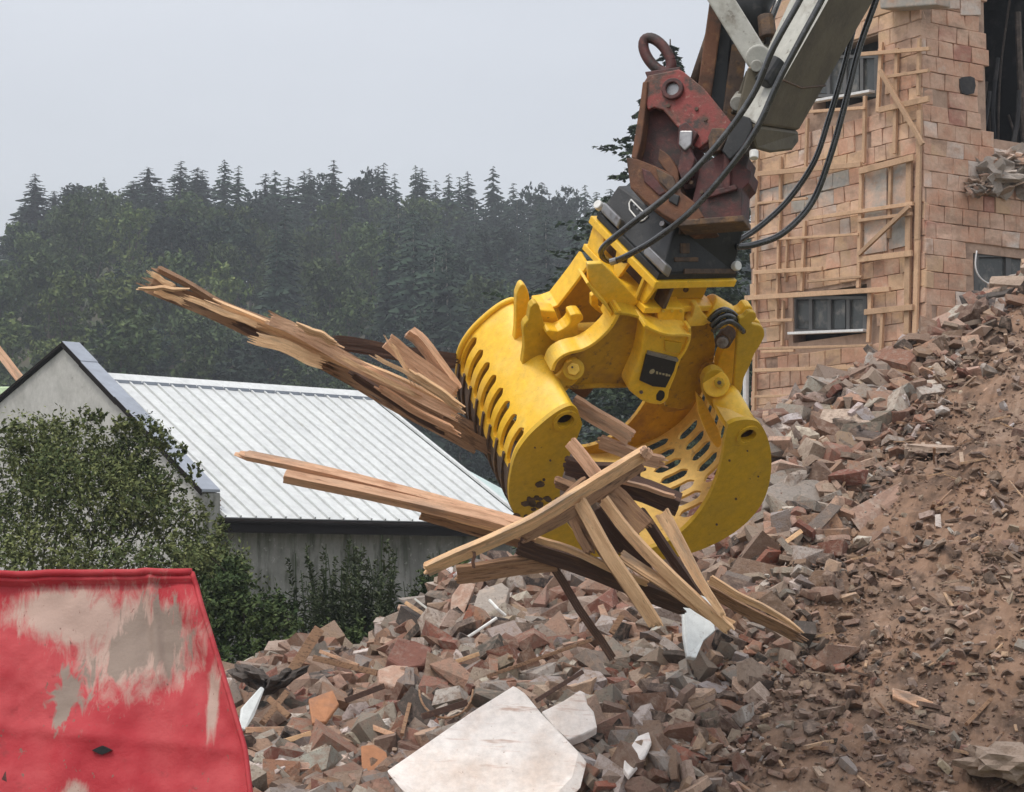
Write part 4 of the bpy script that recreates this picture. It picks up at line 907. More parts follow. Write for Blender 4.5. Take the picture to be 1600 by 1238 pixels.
# battens and boards nailed on the left face: (x0,y0,x1,y1,width px, tone)
BT = [(1184, 236, 1178, 655, 6), (1218, 245, 1217, 345, 5), (1262, 186, 1259, 268, 5), (1256, 345, 1251, 455, 6), (1216, 345, 1212, 500, 5), (1351, 150, 1349, 255, 6), (1346, 268, 1341, 450, 7), (1376, 66, 1370, 175, 7),
      (1400, 75, 1396, 240, 7), (1391, 255, 1388, 372, 6), (1360, 455, 1356, 535, 7), (1420, 243, 1416, 522, 11), (1436, 172, 1432, 375, 9), (1432, 375, 1428, 524, 9), (1222, 470, 1220, 540, 5), (1380, 480, 1376, 560, 6), (1230, 360, 1226, 440, 4),
      (1342, 85, 1452, 76, 6), (1372, 172, 1450, 154, 9), (1184, 272, 1345, 257, 8), (1343, 268, 1428, 246, 10), (1262, 342, 1425, 318, 6), (1342, 406, 1425, 396, 9), (1178, 426, 1285, 420, 7), (1164, 466, 1390, 452, 8), (1350, 488, 1425, 480, 9),
      (1178, 579, 1368, 573, 6), (1184, 318, 1260, 310, 4), (1186, 375, 1340, 366, 4), (1340, 345, 1424, 334, 5), (1180, 502, 1238, 500, 5), (1190, 180, 1350, 168, 5), (1260, 440, 1345, 432, 4), (1190, 550, 1240, 548, 4), (1280, 120, 1280, 60, 5),
      (1185, 545, 1360, 540, 4), (1385, 120, 1450, 110, 5), (1436, 60, 1434, 150, 6), (1180, 620, 1330, 615, 4)]
DG = [(1373, 110, 1440, 226, 7), (1340, 398, 1420, 322, 7)]
for i, (x0, y0, x1, y1, w) in enumerate(BT + DG):
    off = .088 if abs(x1 - x0) < abs(y1 - y0) else .135
    if i >= len(BT): off = .182
    a, b = wl(x0, y0, off), wl(x1, y1, off); d = (b - a); s = nL.cross(d).normalized() * (w / FPX * 30)
    a = a + nL * random.Random(i).uniform(-.01, .025)
    MB().box(a - s / 2, d, s, -nL * .045).build('batten', M['w_batten'], house, bevel=.004)
# plywood sheet between battens and the louvred grey infill
def wquad(name, pts, off, th, m, bev=0): return MB().prism([wl(x, y, off) for x, y in pts], -nL * th).build(name, M[m], house, bevel=bev)
wquad('grey_board', [(1352, 268), (1385, 260), (1385, 392), (1350, 398)], .05, .025, 'block_grey')
wquad('grey_board', [(1390, 262), (1418, 254), (1416, 384), (1389, 390)], .05, .025, 'block_grey')
# windows
for (x0, y0, x1, y1) in ((1237, 463, 1354, 520), (1268, 86, 1372, 152)):
    w = empty('window', BC, None, None); w.parent = house; w.location = (0, 0, 0); ORG[w.name] = BC
    def fr(a0, b0, a1, b1, nm, m, off, th): return MB().prism([wl(x, y, off) for x, y in ((a0, b0), (a1, b0), (a1, b1), (a0, b1))], -nL * th).build(nm, M[m], w)
    fr(x0 - 25, y0 - 25, x1 + 25, y1 + 25, 'backing', 'void', -.30, .02)
    fr(x0, y0, x1, y0 + 5, 'frame', 'winframe', -.05, .1); fr(x0, y1 - 5, x1, y1, 'frame', 'winframe', -.05, .1)
    fr(x0, y0 + 5, x0 + 6, y1 - 5, 'frame', 'winframe', -.05, .1); fr(x1 - 6, y0 + 5, x1, y1 - 5, 'frame', 'winframe', -.05, .1)
    n = 4
    for k in range(1, n):
        x = x0 + (x1 - x0) * k / n; fr(x - 2.5, y0 + 5, x + 2.5, y1 - 5, 'mullion', 'winframe', -.06, .06)
    for k in range(n):
        xa = x0 + 3 + (x1 - x0 - 6) * k / n; fr(xa + 3, y0 + 6, xa + (x1 - x0) / n - 4, y1 - 6, 'pane', 'glass', -.10, .008)
    a, b = (wl(1230, 519, .10), wl(1348, 514, .10)) if y0 > 300 else (wl(1268, 156, .10), wl(1358, 140, .10))
    MB().box(a, b - a, (0, 0, -.04), -nL * .12).build('sill', M['sill'], w, bevel=.004)
fr = None
# right-hand face: lower window and the big torn opening with room behind
w = empty('window', BC, None, None); w.parent = house; w.location = (0, 0, 0); ORG[w.name] = BC
def fr2(a0, b0, a1, b1, nm, m, off, th, par): return MB().prism([wr(x, y, off) for x, y in ((a0, b0), (a1, b0), (a1, b1), (a0, b1))], -nR * th).build(nm, M[m], par)
fr2(1516, 388, 1690, 480, 'backing', 'void', -.24, .02, w)
fr2(1522, 395, 1680, 402, 'frame', 'winframe', -.04, .1, w); fr2(1522, 402, 1529, 470, 'frame', 'winframe', -.04, .1, w); fr2(1572, 402, 1580, 470, 'frame', 'winframe', -.05, .08, w)
fr2(1529, 404, 1572, 468, 'pane', 'glass', -.09, .008, w); fr2(1580, 404, 1660, 468, 'pane', 'glass', -.09, .008, w)
MB().tube(spline([wr(1526, 392, .06), wr(1524, 415, .07), wr(1530, 432, .08), wr(1545, 443, .08), wr(1562, 440, .09)], 6), .012, 6).build('cable', M['sill'], house, smooth=True)
room = MB()
a, b = wr(1534, 250), wr(1760, 250); dep = -nR * 3.0; dz = Vector((0, 0, wr(1534, -260).z - a.z))
room.box(a + dep, b - a, -nR * .05, dz).box(a - brd * .06 - nR * .26, dep, brd * .05, dz).box(a - nR * .26, b - a, dep, (0, 0, -.06)).box(a + dz - nR * .2, b - a, dep, (0, 0, .1)).box(b - nR * .2, dep, brd * .05, dz)
room.build('room', M['void'], house)
_g = random.Random(17)
for i in range(16):
    x = _g.uniform(1540, 1640); y0 = _g.uniform(-60, 190); o_ = _g.uniform(-2.4, -.5); x1 = x + _g.uniform(-26, 14)
    MB().tube(spline([wr(x, y0, o_), wr((x + x1) / 2 + _g.uniform(-8, 8), (y0 + 240) / 2, o_), wr(x1, 244, o_)], 4), _g.uniform(.012, .05), 6).build('hanging_debris', M['c_dark' if i % 3 else 'void'], house)
for (x0, y0, x1, y1) in ((1500, 120, 1523, 146),):
    MB().prism([wr(x, y, .042) for x, y in smooth_px([(x0, y0 + 3), (x0 + 8, y0), (x1, y0 + 2), (x1 - 1, y1), (x0 + 3, y1 - 1), (x0, y0 + 3)], 2)[:-1]], -nR * .05).build('hole', M['void'], house)  # dark plate on the wall face, painted shade of a missing block's recess
# pale concrete cap blocks at the pier's top
for (x0, y0, x1, y1) in ((1462, -12, 1500, 14), (1502, -12, 1533, 24)):
    MB().prism([wr(x, y, .035) for x, y in ((x0, y0), (x1, y0), (x1, y1), (x0, y1))], -nR * .05).build('cap_block', M['block_white'], house, bevel=.01)
MB().prism([wl(x, y, .30) for x, y in ((1372, -30), (1462, -30), (1462, 8), (1375, 14))], -nL * .3).build('lintel', M['block_grey'], house, bevel=.02)
# drainpipe at the far corner
MB().tube([wl(1166, 540, -.1), wl(1165, 700, -.1)], .05, 10).build('drainpipe', M['sill'], house)

# ================================================================== RUBBLE HEAP
CRX = [-300, 370, 440, 480, 560, 640, 700, 760, 860, 1000, 1100, 1200, 1260, 1330, 1400, 1500, 1600, 1750, 2000]
CRY = [1120, 1072, 1052, 1030, 1050, 985, 925, 905, 900, 845, 775, 668, 640, 600, 560, 500, 440, 360, 300]
def crest(px): return float(np.interp(px, CRX, CRY))
def YN(px): return 14.2
def YC(px): return float(np.interp(px, [300, 900, 1600], [18.2, 19.5, 22.5]))
def hz(px, v):
    """height and distance on the heap: v 0 at the toe, 1 on the crest, beyond 1 down the far side"""
    yn, yc_ = YN(px), YC(px); zc = 1.7 + (900 - crest(px)) / FPX * yc_; zn = -.15
    if v < 0: return yn + (yc_ - yn) * v, zn + v * .3
    if v <= 1: y = yn + (yc_ - yn) * v; z = zn + (zc - zn) * (v ** .95)
    else: y = yc_ + (v - 1) * 5; z = zc - (zc * .55 if px > 1150 else zc) * min(1, (v - 1)) ** 1.2
    return y, z
def heap(px, v, n=True):
    y, z = hz(px, v); x = (px - 800) / FPX * y
    if n: z += .10 * mnoise.noise(Vector((x * 1.3, y * 1.3, 0))) + .05 * mnoise.noise(Vector((x * 4, y * 4, 5)))
    return Vector((x, y, z))
def soily(px, py_v):   # 0 = pure rubble on the left, 1 = brown soil slope at the right
    p, v = px, py_v; y = 1238 - (1238 - crest(px)) * v
    # soil body: right of a diagonal running from (1000,1238) up to (1560,480)
    e = (px - 1060) / 540.0 - (1238 - y) / 800.0
    return max(0.0, min(1.0, .5 + e * 3.4 + .35 * mnoise.noise(Vector((p * .008, v * 4, 8)))))
NU, NV = 330, 190; vs = []; fs = []
for j in range(NV):
    v = -1.0 + 1.0 * j / 30 if j < 30 else (j - 30) / (NV - 31) * 1.9
    for i in range(NU):
        px = -200 + 2250 * i / (NU - 1); p = heap(px, v)
        if j >= 30: p.z += .035 * mnoise.noise(Vector((p.x * 11, p.y * 11, 9))) + .018 * mnoise.noise(Vector((p.x * 27, p.y * 27, 2)))
        st_ = mnoise.noise(Vector(((p.x + p.z * .9) * 1.1, (p.x * .5 - p.z) * 5.5, 3))); p.z += .045 * st_ * soily(px, max(0, v))
        vs.append(p)
for j in range(NV - 1):
    for i in range(NU - 1): a = j * NU + i; fs.append((a, a + 1, a + NU + 1, a + NU))
t_ = mk('rubble_ground', vs, fs, M['soil'], smooth=False); t_['kind'] = 'structure'

def chunk_shape(g, kind):
    if kind == 0:   # broken brick
        d = Vector((1, g.uniform(.45, .6), g.uniform(.28, .45)))
        pts = [Vector((x * d.x, y * d.y, z * d.z)) * .5 for x in (-1, 1) for y in (-1, 1) for z in (-1, 1)]
        for p in pts: p += Vector((g.uniform(-.12, .12), g.uniform(-.06, .06), g.uniform(-.05, .05)))
        c = pts.pop(g.randrange(8)); pts += [c * .75 + Vector((g.uniform(-.1, .1), g.uniform(-.1, .1), 0)), c * .6]
    elif kind == 1:  # flat shard
        n = g.randint(5, 7); pts = []
        for k in range(n):
            a = 6.283 * k / n + g.uniform(-.3, .3); r = g.uniform(.3, .55)
            for z in (-1, 1): pts.append(Vector((r * math.cos(a) * 1.1, r * math.sin(a) * .8, z * g.uniform(.05, .10))))
    else:           # lump
        pts = [Vector([g.gauss(0, 1) for _ in range(3)]).normalized() * g.uniform(.38, .5) for _ in range(12)]
        for p in pts: p.z *= .7
    bm = bmesh.new()
    for p in pts: bm.verts.new(p)
    r = bmesh.ops.convex_hull(bm, input=list(bm.verts))
    for v in [v for v in bm.verts if not v.link_faces]: bm.verts.remove(v)
    bm.verts.index_update(); V = [v.co.copy() for v in bm.verts]; F = [tuple(v.index for v in f.verts) for f in bm.faces]; bm.free(); return V, F
gc = random.Random(12); shapes = [chunk_shape(gc, (0, 1, 1, 2)[k % 4]) for k in range(36)]
PAL = [((.27, .105, .07), 'c_red'), ((.33, .17, .115), 'c_red'), ((.44, .27, .19), 'c_pink'), ((.50, .34, .25), 'c_pink'), ((.33, .285, .24), 'c_grey'), ((.47, .42, .375), 'c_grey'), ((.47, .37, .29), 'c_tan'), ((.60, .53, .47), 'c_tan'), ((.075, .062, .055), 'c_dark'), ((.135, .10, .08), 'c_dark'), ((.24, .15, .10), 'soil'), ((.30, .195, .14), 'soil'), ((.68, .65, .61), 'w'), ((.20, .12, .085), 'soil')]
def pal_pick(g, s):
    r = g.random()
    if g.random() < s * .80: return g.choice([10, 11, 10, 13, 9, 11, 6, 3])
    return 0 if r < .06 else 1 if r < .17 else 2 if r < .33 else 3 if r < .48 else 4 if r < .58 else 5 if r < .70 else 6 if r < .80 else 7 if r < .87 else 8 if r < .91 else 9 if r < .95 else 12 if r < .975 else 11
Vn, Fn, Cn = [], [], []; off_ = 0
def dump(px, v, size, ci, g, sink=.2, flat=.6):
    global off_
    p = heap(px, v); V, F = shapes[g.randrange(36)]
    e = Quaternion((0, 0, 1), g.uniform(0, 6.28)) @ Quaternion((1, 0, 0), g.gauss(0, flat)) @ Quaternion((0, 1, 0), g.gauss(0, flat)); m = e.to_matrix()
    k = g.uniform(.46, 1.12); base = PAL[ci][0]; c = (base[0] * k, base[1] * k * g.uniform(.95, 1.04), base[2] * k * g.uniform(.92, 1.06), 1)
    for q in V: w = m @ (q * size); Vn.append((p.x + w.x, p.y + w.y, p.z + w.z + size * sink)); Cn.append(c)
    for f in F: Fn.append(tuple(i + off_ for i in f))
    off_ += len(V)
g = random.Random(99)
for k in range(23000):
    px = g.uniform(330, 1720); v = g.random() ** .9 * 1.12; s = soily(px, v)
    if g.random() < s * .82: continue
    if 640 < px < 900 and v < .30 and g.random() < .6: continue
    size = (.035 + .44 * g.random() ** 3.4) * (1 - .60 * s)
    dump(px, v, size, pal_pick(g, s), g)
for k in range(26000):
    px = g.uniform(900, 1720); v = g.random() * 1.05; s = soily(px, v)
    if s < .25 or (not k % 2 and s > .75 and g.random() < .55) or (k % 2 and mnoise.noise(Vector((px * .006, v * 5, 1.7))) < -.05 and g.random() < .75): continue
    dump(px, v, (.016 + .03 * g.random()) if k % 2 else (.02 + .12 * g.random() ** 3.5), g.choice((10, 13, 11, 10, 11)) if k % 2 else pal_pick(g, s * .9), g, .15 if k % 2 else .25)
for k in range(12000):   # fines and crumbs between the larger pieces
    px = g.uniform(340, 1400); v = g.random() * 1.05; s = soily(px, v)
    if s > .8 or (640 < px < 900 and v < .3): continue
    dump(px, v, .018 + .05 * g.random() ** 1.5, g.choice((1, 2, 3, 6, 7, 5, 11, 2, 3, 12)), g, .9)
for k in range(520):
    px = g.uniform(360, 1650); v = g.random() * 1.04; s = soily(px, v); p = heap(px, v); ln = g.uniform(.10, .55) * (1 - .5 * s); w = g.uniform(.008, .022)
    e = Quaternion((0, 0, 1), g.uniform(0, 6.28)) @ Quaternion((0, 1, 0), g.gauss(0, .35)); m = e.to_matrix(); c = g.choice([(.55, .36, .22, 1), (.34, .20, .12, 1), (.16, .10, .07, 1), (.45, .33, .24, 1)])
    for a in (-1, 1):
        for (yy, zz) in ((-1, -1), (1, -1), (1, 1), (-1, 1)): q = m @ Vector((a * ln / 2, yy * w, zz * w * .6)); Vn.append((p.x + q.x, p.y + q.y, p.z + q.z + .05)); Cn.append(c)
    for f in ((3, 2, 1, 0), (4, 5, 6, 7), (0, 1, 5, 4), (1, 2, 6, 5), (2, 3, 7, 6), (3, 0, 4, 7)): Fn.append(tuple(i + off_ for i in f))
    off_ += 8
o = mk('rubble', Vn, Fn, M['rubble'], cols=Cn); o['kind'] = 'stuff'
# the larger pieces, each a thing of its own
DESC = {'c_red': ('brick_chunk', 'brick', 'dark red brick chunk', 'red brick chunks'),
        'c_pink': ('terracotta_chunk', 'brick', 'pale pink terracotta piece', 'pink terracotta pieces'),
        'c_grey': ('concrete_chunk', 'rubble chunk', 'angular grey concrete chunk', 'grey concrete chunks'),
        'c_tan': ('mortar_chunk', 'rubble chunk', 'pale tan mortar lump', 'tan mortar lumps'),
        'c_dark': ('charred_chunk', 'rubble chunk', 'dark grimy debris chunk', 'dark debris chunks')}
big = {}
def big_shape(g, kind):
    V, F = chunk_shape(g, kind); bm = bmesh.new(); vs_ = [bm.verts.new(p) for p in V]
    for f in F: bm.faces.new([vs_[i] for i in f])
    bmesh.ops.subdivide_edges(bm, edges=list(bm.edges), cuts=1, use_grid_fill=True)
    for v in bm.verts: v.co += Vector([g.uniform(-.022, .022) for _ in range(3)])
    bm.verts.index_update(); o_ = ([v.co.copy() for v in bm.verts], [tuple(v.index for v in f.verts) for f in bm.faces]); bm.free(); return o_
bigs = [big_shape(gc, k % 3) for k in range(15)]
for k in range(292):
    px = g.uniform(360, 1640); v = g.uniform(.02, 1.06); s = soily(px, v)
    if g.random() < s * .93 or (600 < px < 1030 and v < .36): continue
    mi = g.choice(['c_red', 'c_pink', 'c_pink', 'c_grey', 'c_grey', 'c_tan', 'c_red', 'c_dark', 'c_tan'])
    key = (mi, g.randrange(15))
    if key not in big: V, F = bigs[key[1]]; big[key] = mesh_data('chunk', V, F, M[mi])
    nm, cat, lab, grp = DESC[mi]; o = bpy.data.objects.new(nm, big[key]); COL.objects.link(o); size = g.choice((g.uniform(.12, .26), g.uniform(.2, .36), g.uniform(.3, .5)))
    o.location = heap(px, v) + Vector((0, 0, size * .18)); o.scale = (size * g.uniform(.9, 1.3), size, size * g.uniform(.7, 1.1))
    zn = ('on the upper crest by the house' if v > .8 and px > 1100 else 'on the crest beneath the grab' if v > .8 and px > 650 else 'at the left foot of the heap' if px < 560 else 'between the red skip and white slabs' if px < 700 and v < .5 else
          'in the middle under the hanging boards' if px < 1000 else 'on the slope right of the white slabs' if v < .45 and px < 1180 else 'in the band beside the right shell' if v < .8 and px < 1330 else 'on the brown soil slope')
    szn = 'large' if size > .33 else 'medium' if size > .21 else 'small'
    o.rotation_euler = (g.gauss(0, .5), g.gauss(0, .5), g.uniform(0, 6.28)); tag(o, szn + ' ' + lab + ' ' + zn, cat, szn + ' ' + grp + ' ' + zn)

# distinctive pieces: solid slabs from four or more corners given as (px, py, distance)
def slab(name, pts, th, m, label, cat, bevel=.01, group=None, rough=0):
    q = [P(*p) for p in pts]; n = (q[1] - q[0]).cross(q[2] - q[0]).normalized(); n = n if n.dot(CAM - q[0]) > 0 else -n
    o = MB().prism(q, -n * th).build(name, M[m], None, bevel=bevel); return tag(o, label, cat, group)
slab('plaster_slab', [(617, 1222, 14.3), (680, 1178, 14.55), (745, 1132, 14.8), (816, 1087, 15.05), (832, 1098, 15.0), (858, 1130, 14.85), (893, 1166, 14.65), (918, 1192, 14.5), (908, 1232, 14.3), (880, 1262, 14.1), (700, 1285, 14.0), (640, 1250, 14.1)], .10, 'white_slab', 'large white plaster slab tilted on the rubble in front of the heap', 'slab', .012)
slab('plaster_slab', [(846, 1112, 15.2), (880, 1095, 15.3), (906, 1078, 15.4), (914, 1082, 15.4), (918, 1100, 15.3), (928, 1112, 15.25), (933, 1136, 15.1), (912, 1148, 15.05), (888, 1156, 15.0), (868, 1138, 15.05)], .08, 'white_slab', 'smaller broken white plaster slab tucked behind the large white one', 'slab')
slab('plaster_shard', [(976, 1180, 14.6), (996, 1150, 14.8), (1014, 1143, 14.85), (1018, 1158, 14.75), (1006, 1184, 14.6), (982, 1212, 14.4), (974, 1200, 14.45)], .05, 'white_slab', 'small white shard lying right of the two white slabs', 'shard')
M['pale_blue'] = mat('pale_sheet', (.62, .65, .64), .5, 0, [((.35, .33, .3), 8, .58, .7)], .1, 20)
slab('white_panel', [(1066, 905, 16.6), (1088, 880, 16.8), (1110, 925, 16.6), (1118, 985, 16.3), (1100, 1000, 16.2), (1088, 1028, 16.0), (1074, 1026, 16.0), (1068, 990, 16.2)], .04, 'pale_blue', 'pale bluish-white panel standing in the rubble behind the hanging boards', 'panel')
slab('brick_chunk', [(1338, 822, 18.3), (1395, 790, 18.6), (1425, 774, 18.8), (1438, 788, 18.7), (1385, 820, 18.4), (1350, 840, 18.2)], .16, 'c_pink', 'long brick masonry piece with a pale top in the middle of the slope', 'brick', .01)
slab('brick_chunk', [(1350, 842, 18.2), (1386, 822, 18.35), (1436, 793, 18.65), (1430, 812, 18.5), (1382, 846, 18.2), (1356, 862, 18.05)], .16, 'c_red', 'dark red brick piece joined below the pale-topped masonry piece', 'brick')
slab('mortar_slab', [(1346, 766, 19.0), (1378, 738, 19.3), (1402, 752, 19.2), (1400, 772, 19.05), (1368, 792, 18.8)], .08, 'c_tan', 'square tan mortar slab lying above the long masonry piece', 'slab')
slab('concrete_beam', [(1196, 762, 18.8), (1222, 750, 18.9), (1288, 748, 19.0), (1292, 760, 18.9), (1282, 788, 18.7), (1192, 794, 18.6)], .2, 'c_grey', 'flat grey concrete beam lying just right of the grab', 'beam', .02)
slab('dirty_plank', [(1394, 1074, 15.6), (1420, 1080, 15.6), (1476, 1104, 15.5), (1474, 1113, 15.45), (1438, 1106, 15.5), (1396, 1088, 15.5)], .03, 'w_pink', 'short pinkish plank lying flat on the soil slope', 'plank')
slab('wall_fragment', [(702, 980, 17.9), (706, 930, 18.1), (722, 908, 18.2), (744, 912, 18.2), (728, 950, 18.0), (716, 990, 17.8)], .12, 'c_pink', 'upright pink wall fragment at the left end of the heap crest', 'wall fragment')
slab('wall_fragment', [(730, 975, 17.7), (748, 922, 18.0), (784, 910, 18.05), (796, 920, 18.0), (786, 955, 17.8), (764, 990, 17.6)], .12, 'c_grey', 'grey plastered wall fragment leaning beside the pink one', 'wall fragment')
slab('brick_chunk', [(604, 1030, 17.0), (622, 995, 17.2), (650, 1002, 17.2), (676, 1012, 17.1), (664, 1040, 16.9), (630, 1044, 16.8)], .2, 'c_red', 'boxy red brick masonry lump on the left foot of the crest', 'brick', .02)
slab('terracotta_chunk', [(590, 1045, 16.7), (612, 1038, 16.8), (640, 1040, 16.8), (642, 1060, 16.6), (620, 1074, 16.5), (592, 1066, 16.5)], .12, 'c_pink', 'smooth orange terracotta piece below the boxy red masonry lump', 'brick', .02)
M['orange_t'] = mat('orange_tile', (.42, .19, .09), .8, 0, [((.30, .16, .10), 6, .5, .7)], .3, 30)
slab('roof_tile', [(564, 1165, 15.2), (584, 1163, 15.25), (604, 1175, 15.2), (612, 1206, 15.0), (600, 1232, 14.85), (584, 1236, 14.8), (566, 1200, 15.0)], .02, 'orange_t', 'curved orange roof tile standing upright left of the large white slab', 'tile')
slab('tile_piece', [(482, 1092, 16.0), (520, 1078, 16.1), (530, 1100, 16.0), (510, 1128, 15.8), (488, 1130, 15.7)], .04, 'orange_t', 'flat salmon tile piece beside the dark debris', 'tile')
slab('concrete_chunk', [(496, 1186, 15.2), (536, 1178, 15.3), (548, 1184, 15.25), (536, 1206, 15.1), (512, 1216, 15.0), (500, 1202, 15.1)], .10, 'block_white', 'whitish plastered brick lying left of the orange roof tile', 'rubble chunk')
slab('concrete_chunk', [(398, 1176, 15.4), (430, 1162, 15.5), (438, 1176, 15.4), (412, 1200, 15.2), (396, 1198, 15.2)], .08, 'c_grey', 'grey slab piece beside the red skip', 'slab')
slab('white_panel', [(378, 1105, 15.9), (408, 1072, 16.2), (414, 1076, 16.2), (398, 1118, 15.9), (384, 1140, 15.7), (374, 1136, 15.7)], .03, 'pale_blue', 'narrow white sheet leaning against the rubble beside the red skip', 'sheet')
# dark crumpled sheets at the left foot and the dark lumps near the house
def lump(name, px, py, Y, sx, sy, sz, m, label, cat, rot=0, seed=1, nz=.28):
    bm = bmesh.new(); bmesh.ops.create_icosphere(bm, subdivisions=3, radius=1)
    for v in bm.verts:
        n = v.co.normalized(); k = 1 + nz * mnoise.noise(n * 1.8 + Vector((seed * 3.1, 0, 0))) + nz * .6 * mnoise.noise(n * 4.5 + Vector((0, seed, 0))); v.co = n * k
    vs_ = [(v.co.x, v.co.y, v.co.z) for v in bm.verts]; bm.verts.index_update(); fs_ = [tuple(v.index for v in f.verts) for f in bm.faces]; bm.free()
    me = mesh_data(name, vs_, fs_, M[m]); o = bpy.data.objects.new(name, me); COL.objects.link(o); o.location = P(px, py, Y); o.scale = (sx, sy, sz); o.rotation_euler = (0, rot, 0)
    return tag(o, label, cat)
lump('concrete_block', 1572, 1192, 14.5, .30, .3, .13, 'c_tan', 'big rough masonry block half sunk at the bottom corner of the slope', 'block', .05, 14, .55)
lump('tar_paper', 392, 1058, 16.6, .17, .2, .07, 'c_dark', 'crumpled dark roofing felt beside the top of the red skip', 'roofing felt', .5, 2, .7)
lump('tar_paper', 442, 1062, 16.6, .17, .2, .06, 'c_dark', 'black folded roofing felt between the skip and the leaning post', 'roofing felt', -.5, 3, .7)
lump('dark_lump', 1292, 668, 23.0, .42, .4, .22, 'c_dark', 'big dark brown soil lump on the crest in front of the house', 'soil lump', -.35, 5, .5)
lump('grey_lump', 1240, 632, 23.6, .26, .3, .12, 'c_grey', 'rounded grey rubble lump at the left end of the crest below the window', 'rubble chunk', -.5, 6, .5)
lump('grey_lump', 1455, 545, 23.2, .50, .4, .13, 'c_grey', 'long grey rubble heap lump below the corner of the house', 'rubble chunk', -.6, 7, .6)
lump('grey_lump', 1520, 500, 23.4, .40, .4, .12, 'c_dark', 'dark streaky debris lump high on the crest', 'debris', -.6, 8, .6)
lump('grey_lump', 1575, 455, 23.4, .40, .4, .13, 'c_grey', 'grey debris lump at the very top of the crest', 'debris', -.5, 9, .6)
# rubble that spilled into the torn opening
g = random.Random(5)
for (x, y, a_, b_, m_, lb) in ((1545, 276, .30, .20, 'c_grey', 'large grey stone mass filling the broken sill of the torn opening'), (1590, 268, .34, .24, 'c_grey', 'second grey stone mass in the torn opening by the picture edge'), (1525, 292, .14, .10, 'c_tan', 'small tan stone lump at the lower end of the torn opening'), (1575, 250, .20, .10, 'block_white', 'whitish slab lump on top of the stones in the torn opening')):
    p = wr(x, y, .02); bm = bmesh.new(); bmesh.ops.create_icosphere(bm, subdivisions=3, radius=1)
    for v in bm.verts: n = v.co.normalized(); v.co = n * (1 + .45 * mnoise.noise(n * 2.2 + p) + .45 * mnoise.cell(n * 3.5 + p) - .2)
    vs_ = [tuple(v.co) for v in bm.verts]; bm.verts.index_update(); fs_ = [tuple(v.index for v in f.verts) for f in bm.faces]; bm.free()
    o = bpy.data.objects.new('stone_mass', mesh_data('stone_mass', vs_, fs_, M[m_])); COL.objects.link(o); o.location = p; o.scale = (a_ * 1.5, .26, b_ * 1.35); tag(o, lb, 'stone')
for k in range(90):
    x = g.uniform(1512, 1640); y = 304 - (x - 1512) * .08 - g.random() * (58 if x > 1535 else 14)
    V, F = shapes[g.randrange(36)]; mi = g.choice(['c_grey', 'c_grey', 'c_tan', 'block_white', 'c_pink'])
    key = (mi, 100 + k % 9)
    if key not in big: big[key] = mesh_data('chunk', V, F, M[mi])
    o = bpy.data.objects.new('spilled_stone', big[key]); COL.objects.link(o); o.location = wr(x, y, g.uniform(.06, .2)); s = g.uniform(.08, .24); o.scale = (s * 1.3, s, s * .7)
    o.rotation_euler = (g.gauss(0, .4), g.gauss(0, .4), g.uniform(0, 6)); tag(o, 'loose broken stone spilling out of the torn upper opening of the house', 'stone', 'stones spilling from the torn opening')
# rods, sticks and poles lying about: px,py,Y pairs
def stick(name, pts, r, m, label, cat, seg=7): return tag(MB().tube([P(*p) for p in pts], r, seg).build(name, M[m], None), label, cat)
def post(name, a, b, w, t, m, label, cat):
    a, b = P(*a), P(*b); d = b - a; s = d.cross(CAM - a).normalized() * w; f = s.cross(d).normalized() * t
    return tag(MB().box(a - s / 2 - f / 2, d, s, f).build(name, M[m], None, bevel=.004), label, cat)
post('leaning_post', (448, 1062, 16.6), (498, 984, 16.9), .09, .07, 'w_brown', 'short brown timber post leaning up beside the dark felt', 'post')
post('lath', (634, 942, 18.2), (696, 982, 17.9), .035, .03, 'w_light', 'pale lath sticking out over the left end of the heap crest', 'lath')
post('lath', (648, 936, 18.3), (694, 972, 18.0), .02, .02, 'stick', 'thin grey lath just above the pale one', 'lath')
stick('plastic_conduit', [(712, 1008, 17.2), (740, 990, 17.3), (776, 966, 17.4)], .014, 'white_label', 'thin white conduit lying across the grey wall fragment', 'conduit')
stick('plastic_conduit', [(765, 938, 17.6), (778, 952, 17.5), (790, 962, 17.5)], .014, 'white_label', 'short white conduit stub touching the end of the longer conduit', 'conduit')
post('board', (384, 1141, 15.7), (500, 1139, 15.9), .045, .03, 'w_pink', 'narrow level board poking out beside the red skip', 'board')
for i, (a_, b_, w_, m_, lb) in enumerate((((420, 1092, 16.2), (452, 1120, 16.0), .05, 'w_brown', 'short brown board end left of the salmon tile piece'), ((540, 1095, 16.2), (600, 1072, 16.4), .045, 'w_dark', 'dark board end right of the salmon tile piece'), ((440, 1160, 15.5), (486, 1146, 15.6), .04, 'w_light', 'pale broken lath just under the narrow level board'),
    ((628, 1148, 15.5), (640, 1100, 15.9), .03, 'w_brown', 'thin upright brown lath left of the bent hoop'), ((500, 1018, 17.2), (560, 1040, 17.0), .03, 'w_pink', 'thin pinkish lath above the brown sloping board'), ((660, 1120, 15.6), (730, 1098, 15.8), .05, 'w_dark', 'dark charred board lying inside the bent hoop'),
    ((690, 1042, 16.5), (748, 1022, 16.7), .035, 'w_light', 'pale lath lying below the grey wall fragment'), ((560, 1128, 15.8), (618, 1150, 15.6), .04, 'w_pink', 'pinkish board end above the orange roof tile'), ((1060, 1118, 15.4), (1120, 1160, 15.1), .04, 'w_brown', 'brown board on the rubble right of the white shard'), ((1210, 860, 17.8), (1252, 830, 18.0), .04, 'w_light', 'pale lath beside the right shell on the rubble'))):
    post('board', a_, b_, w_, .03, m_, lb, 'board')
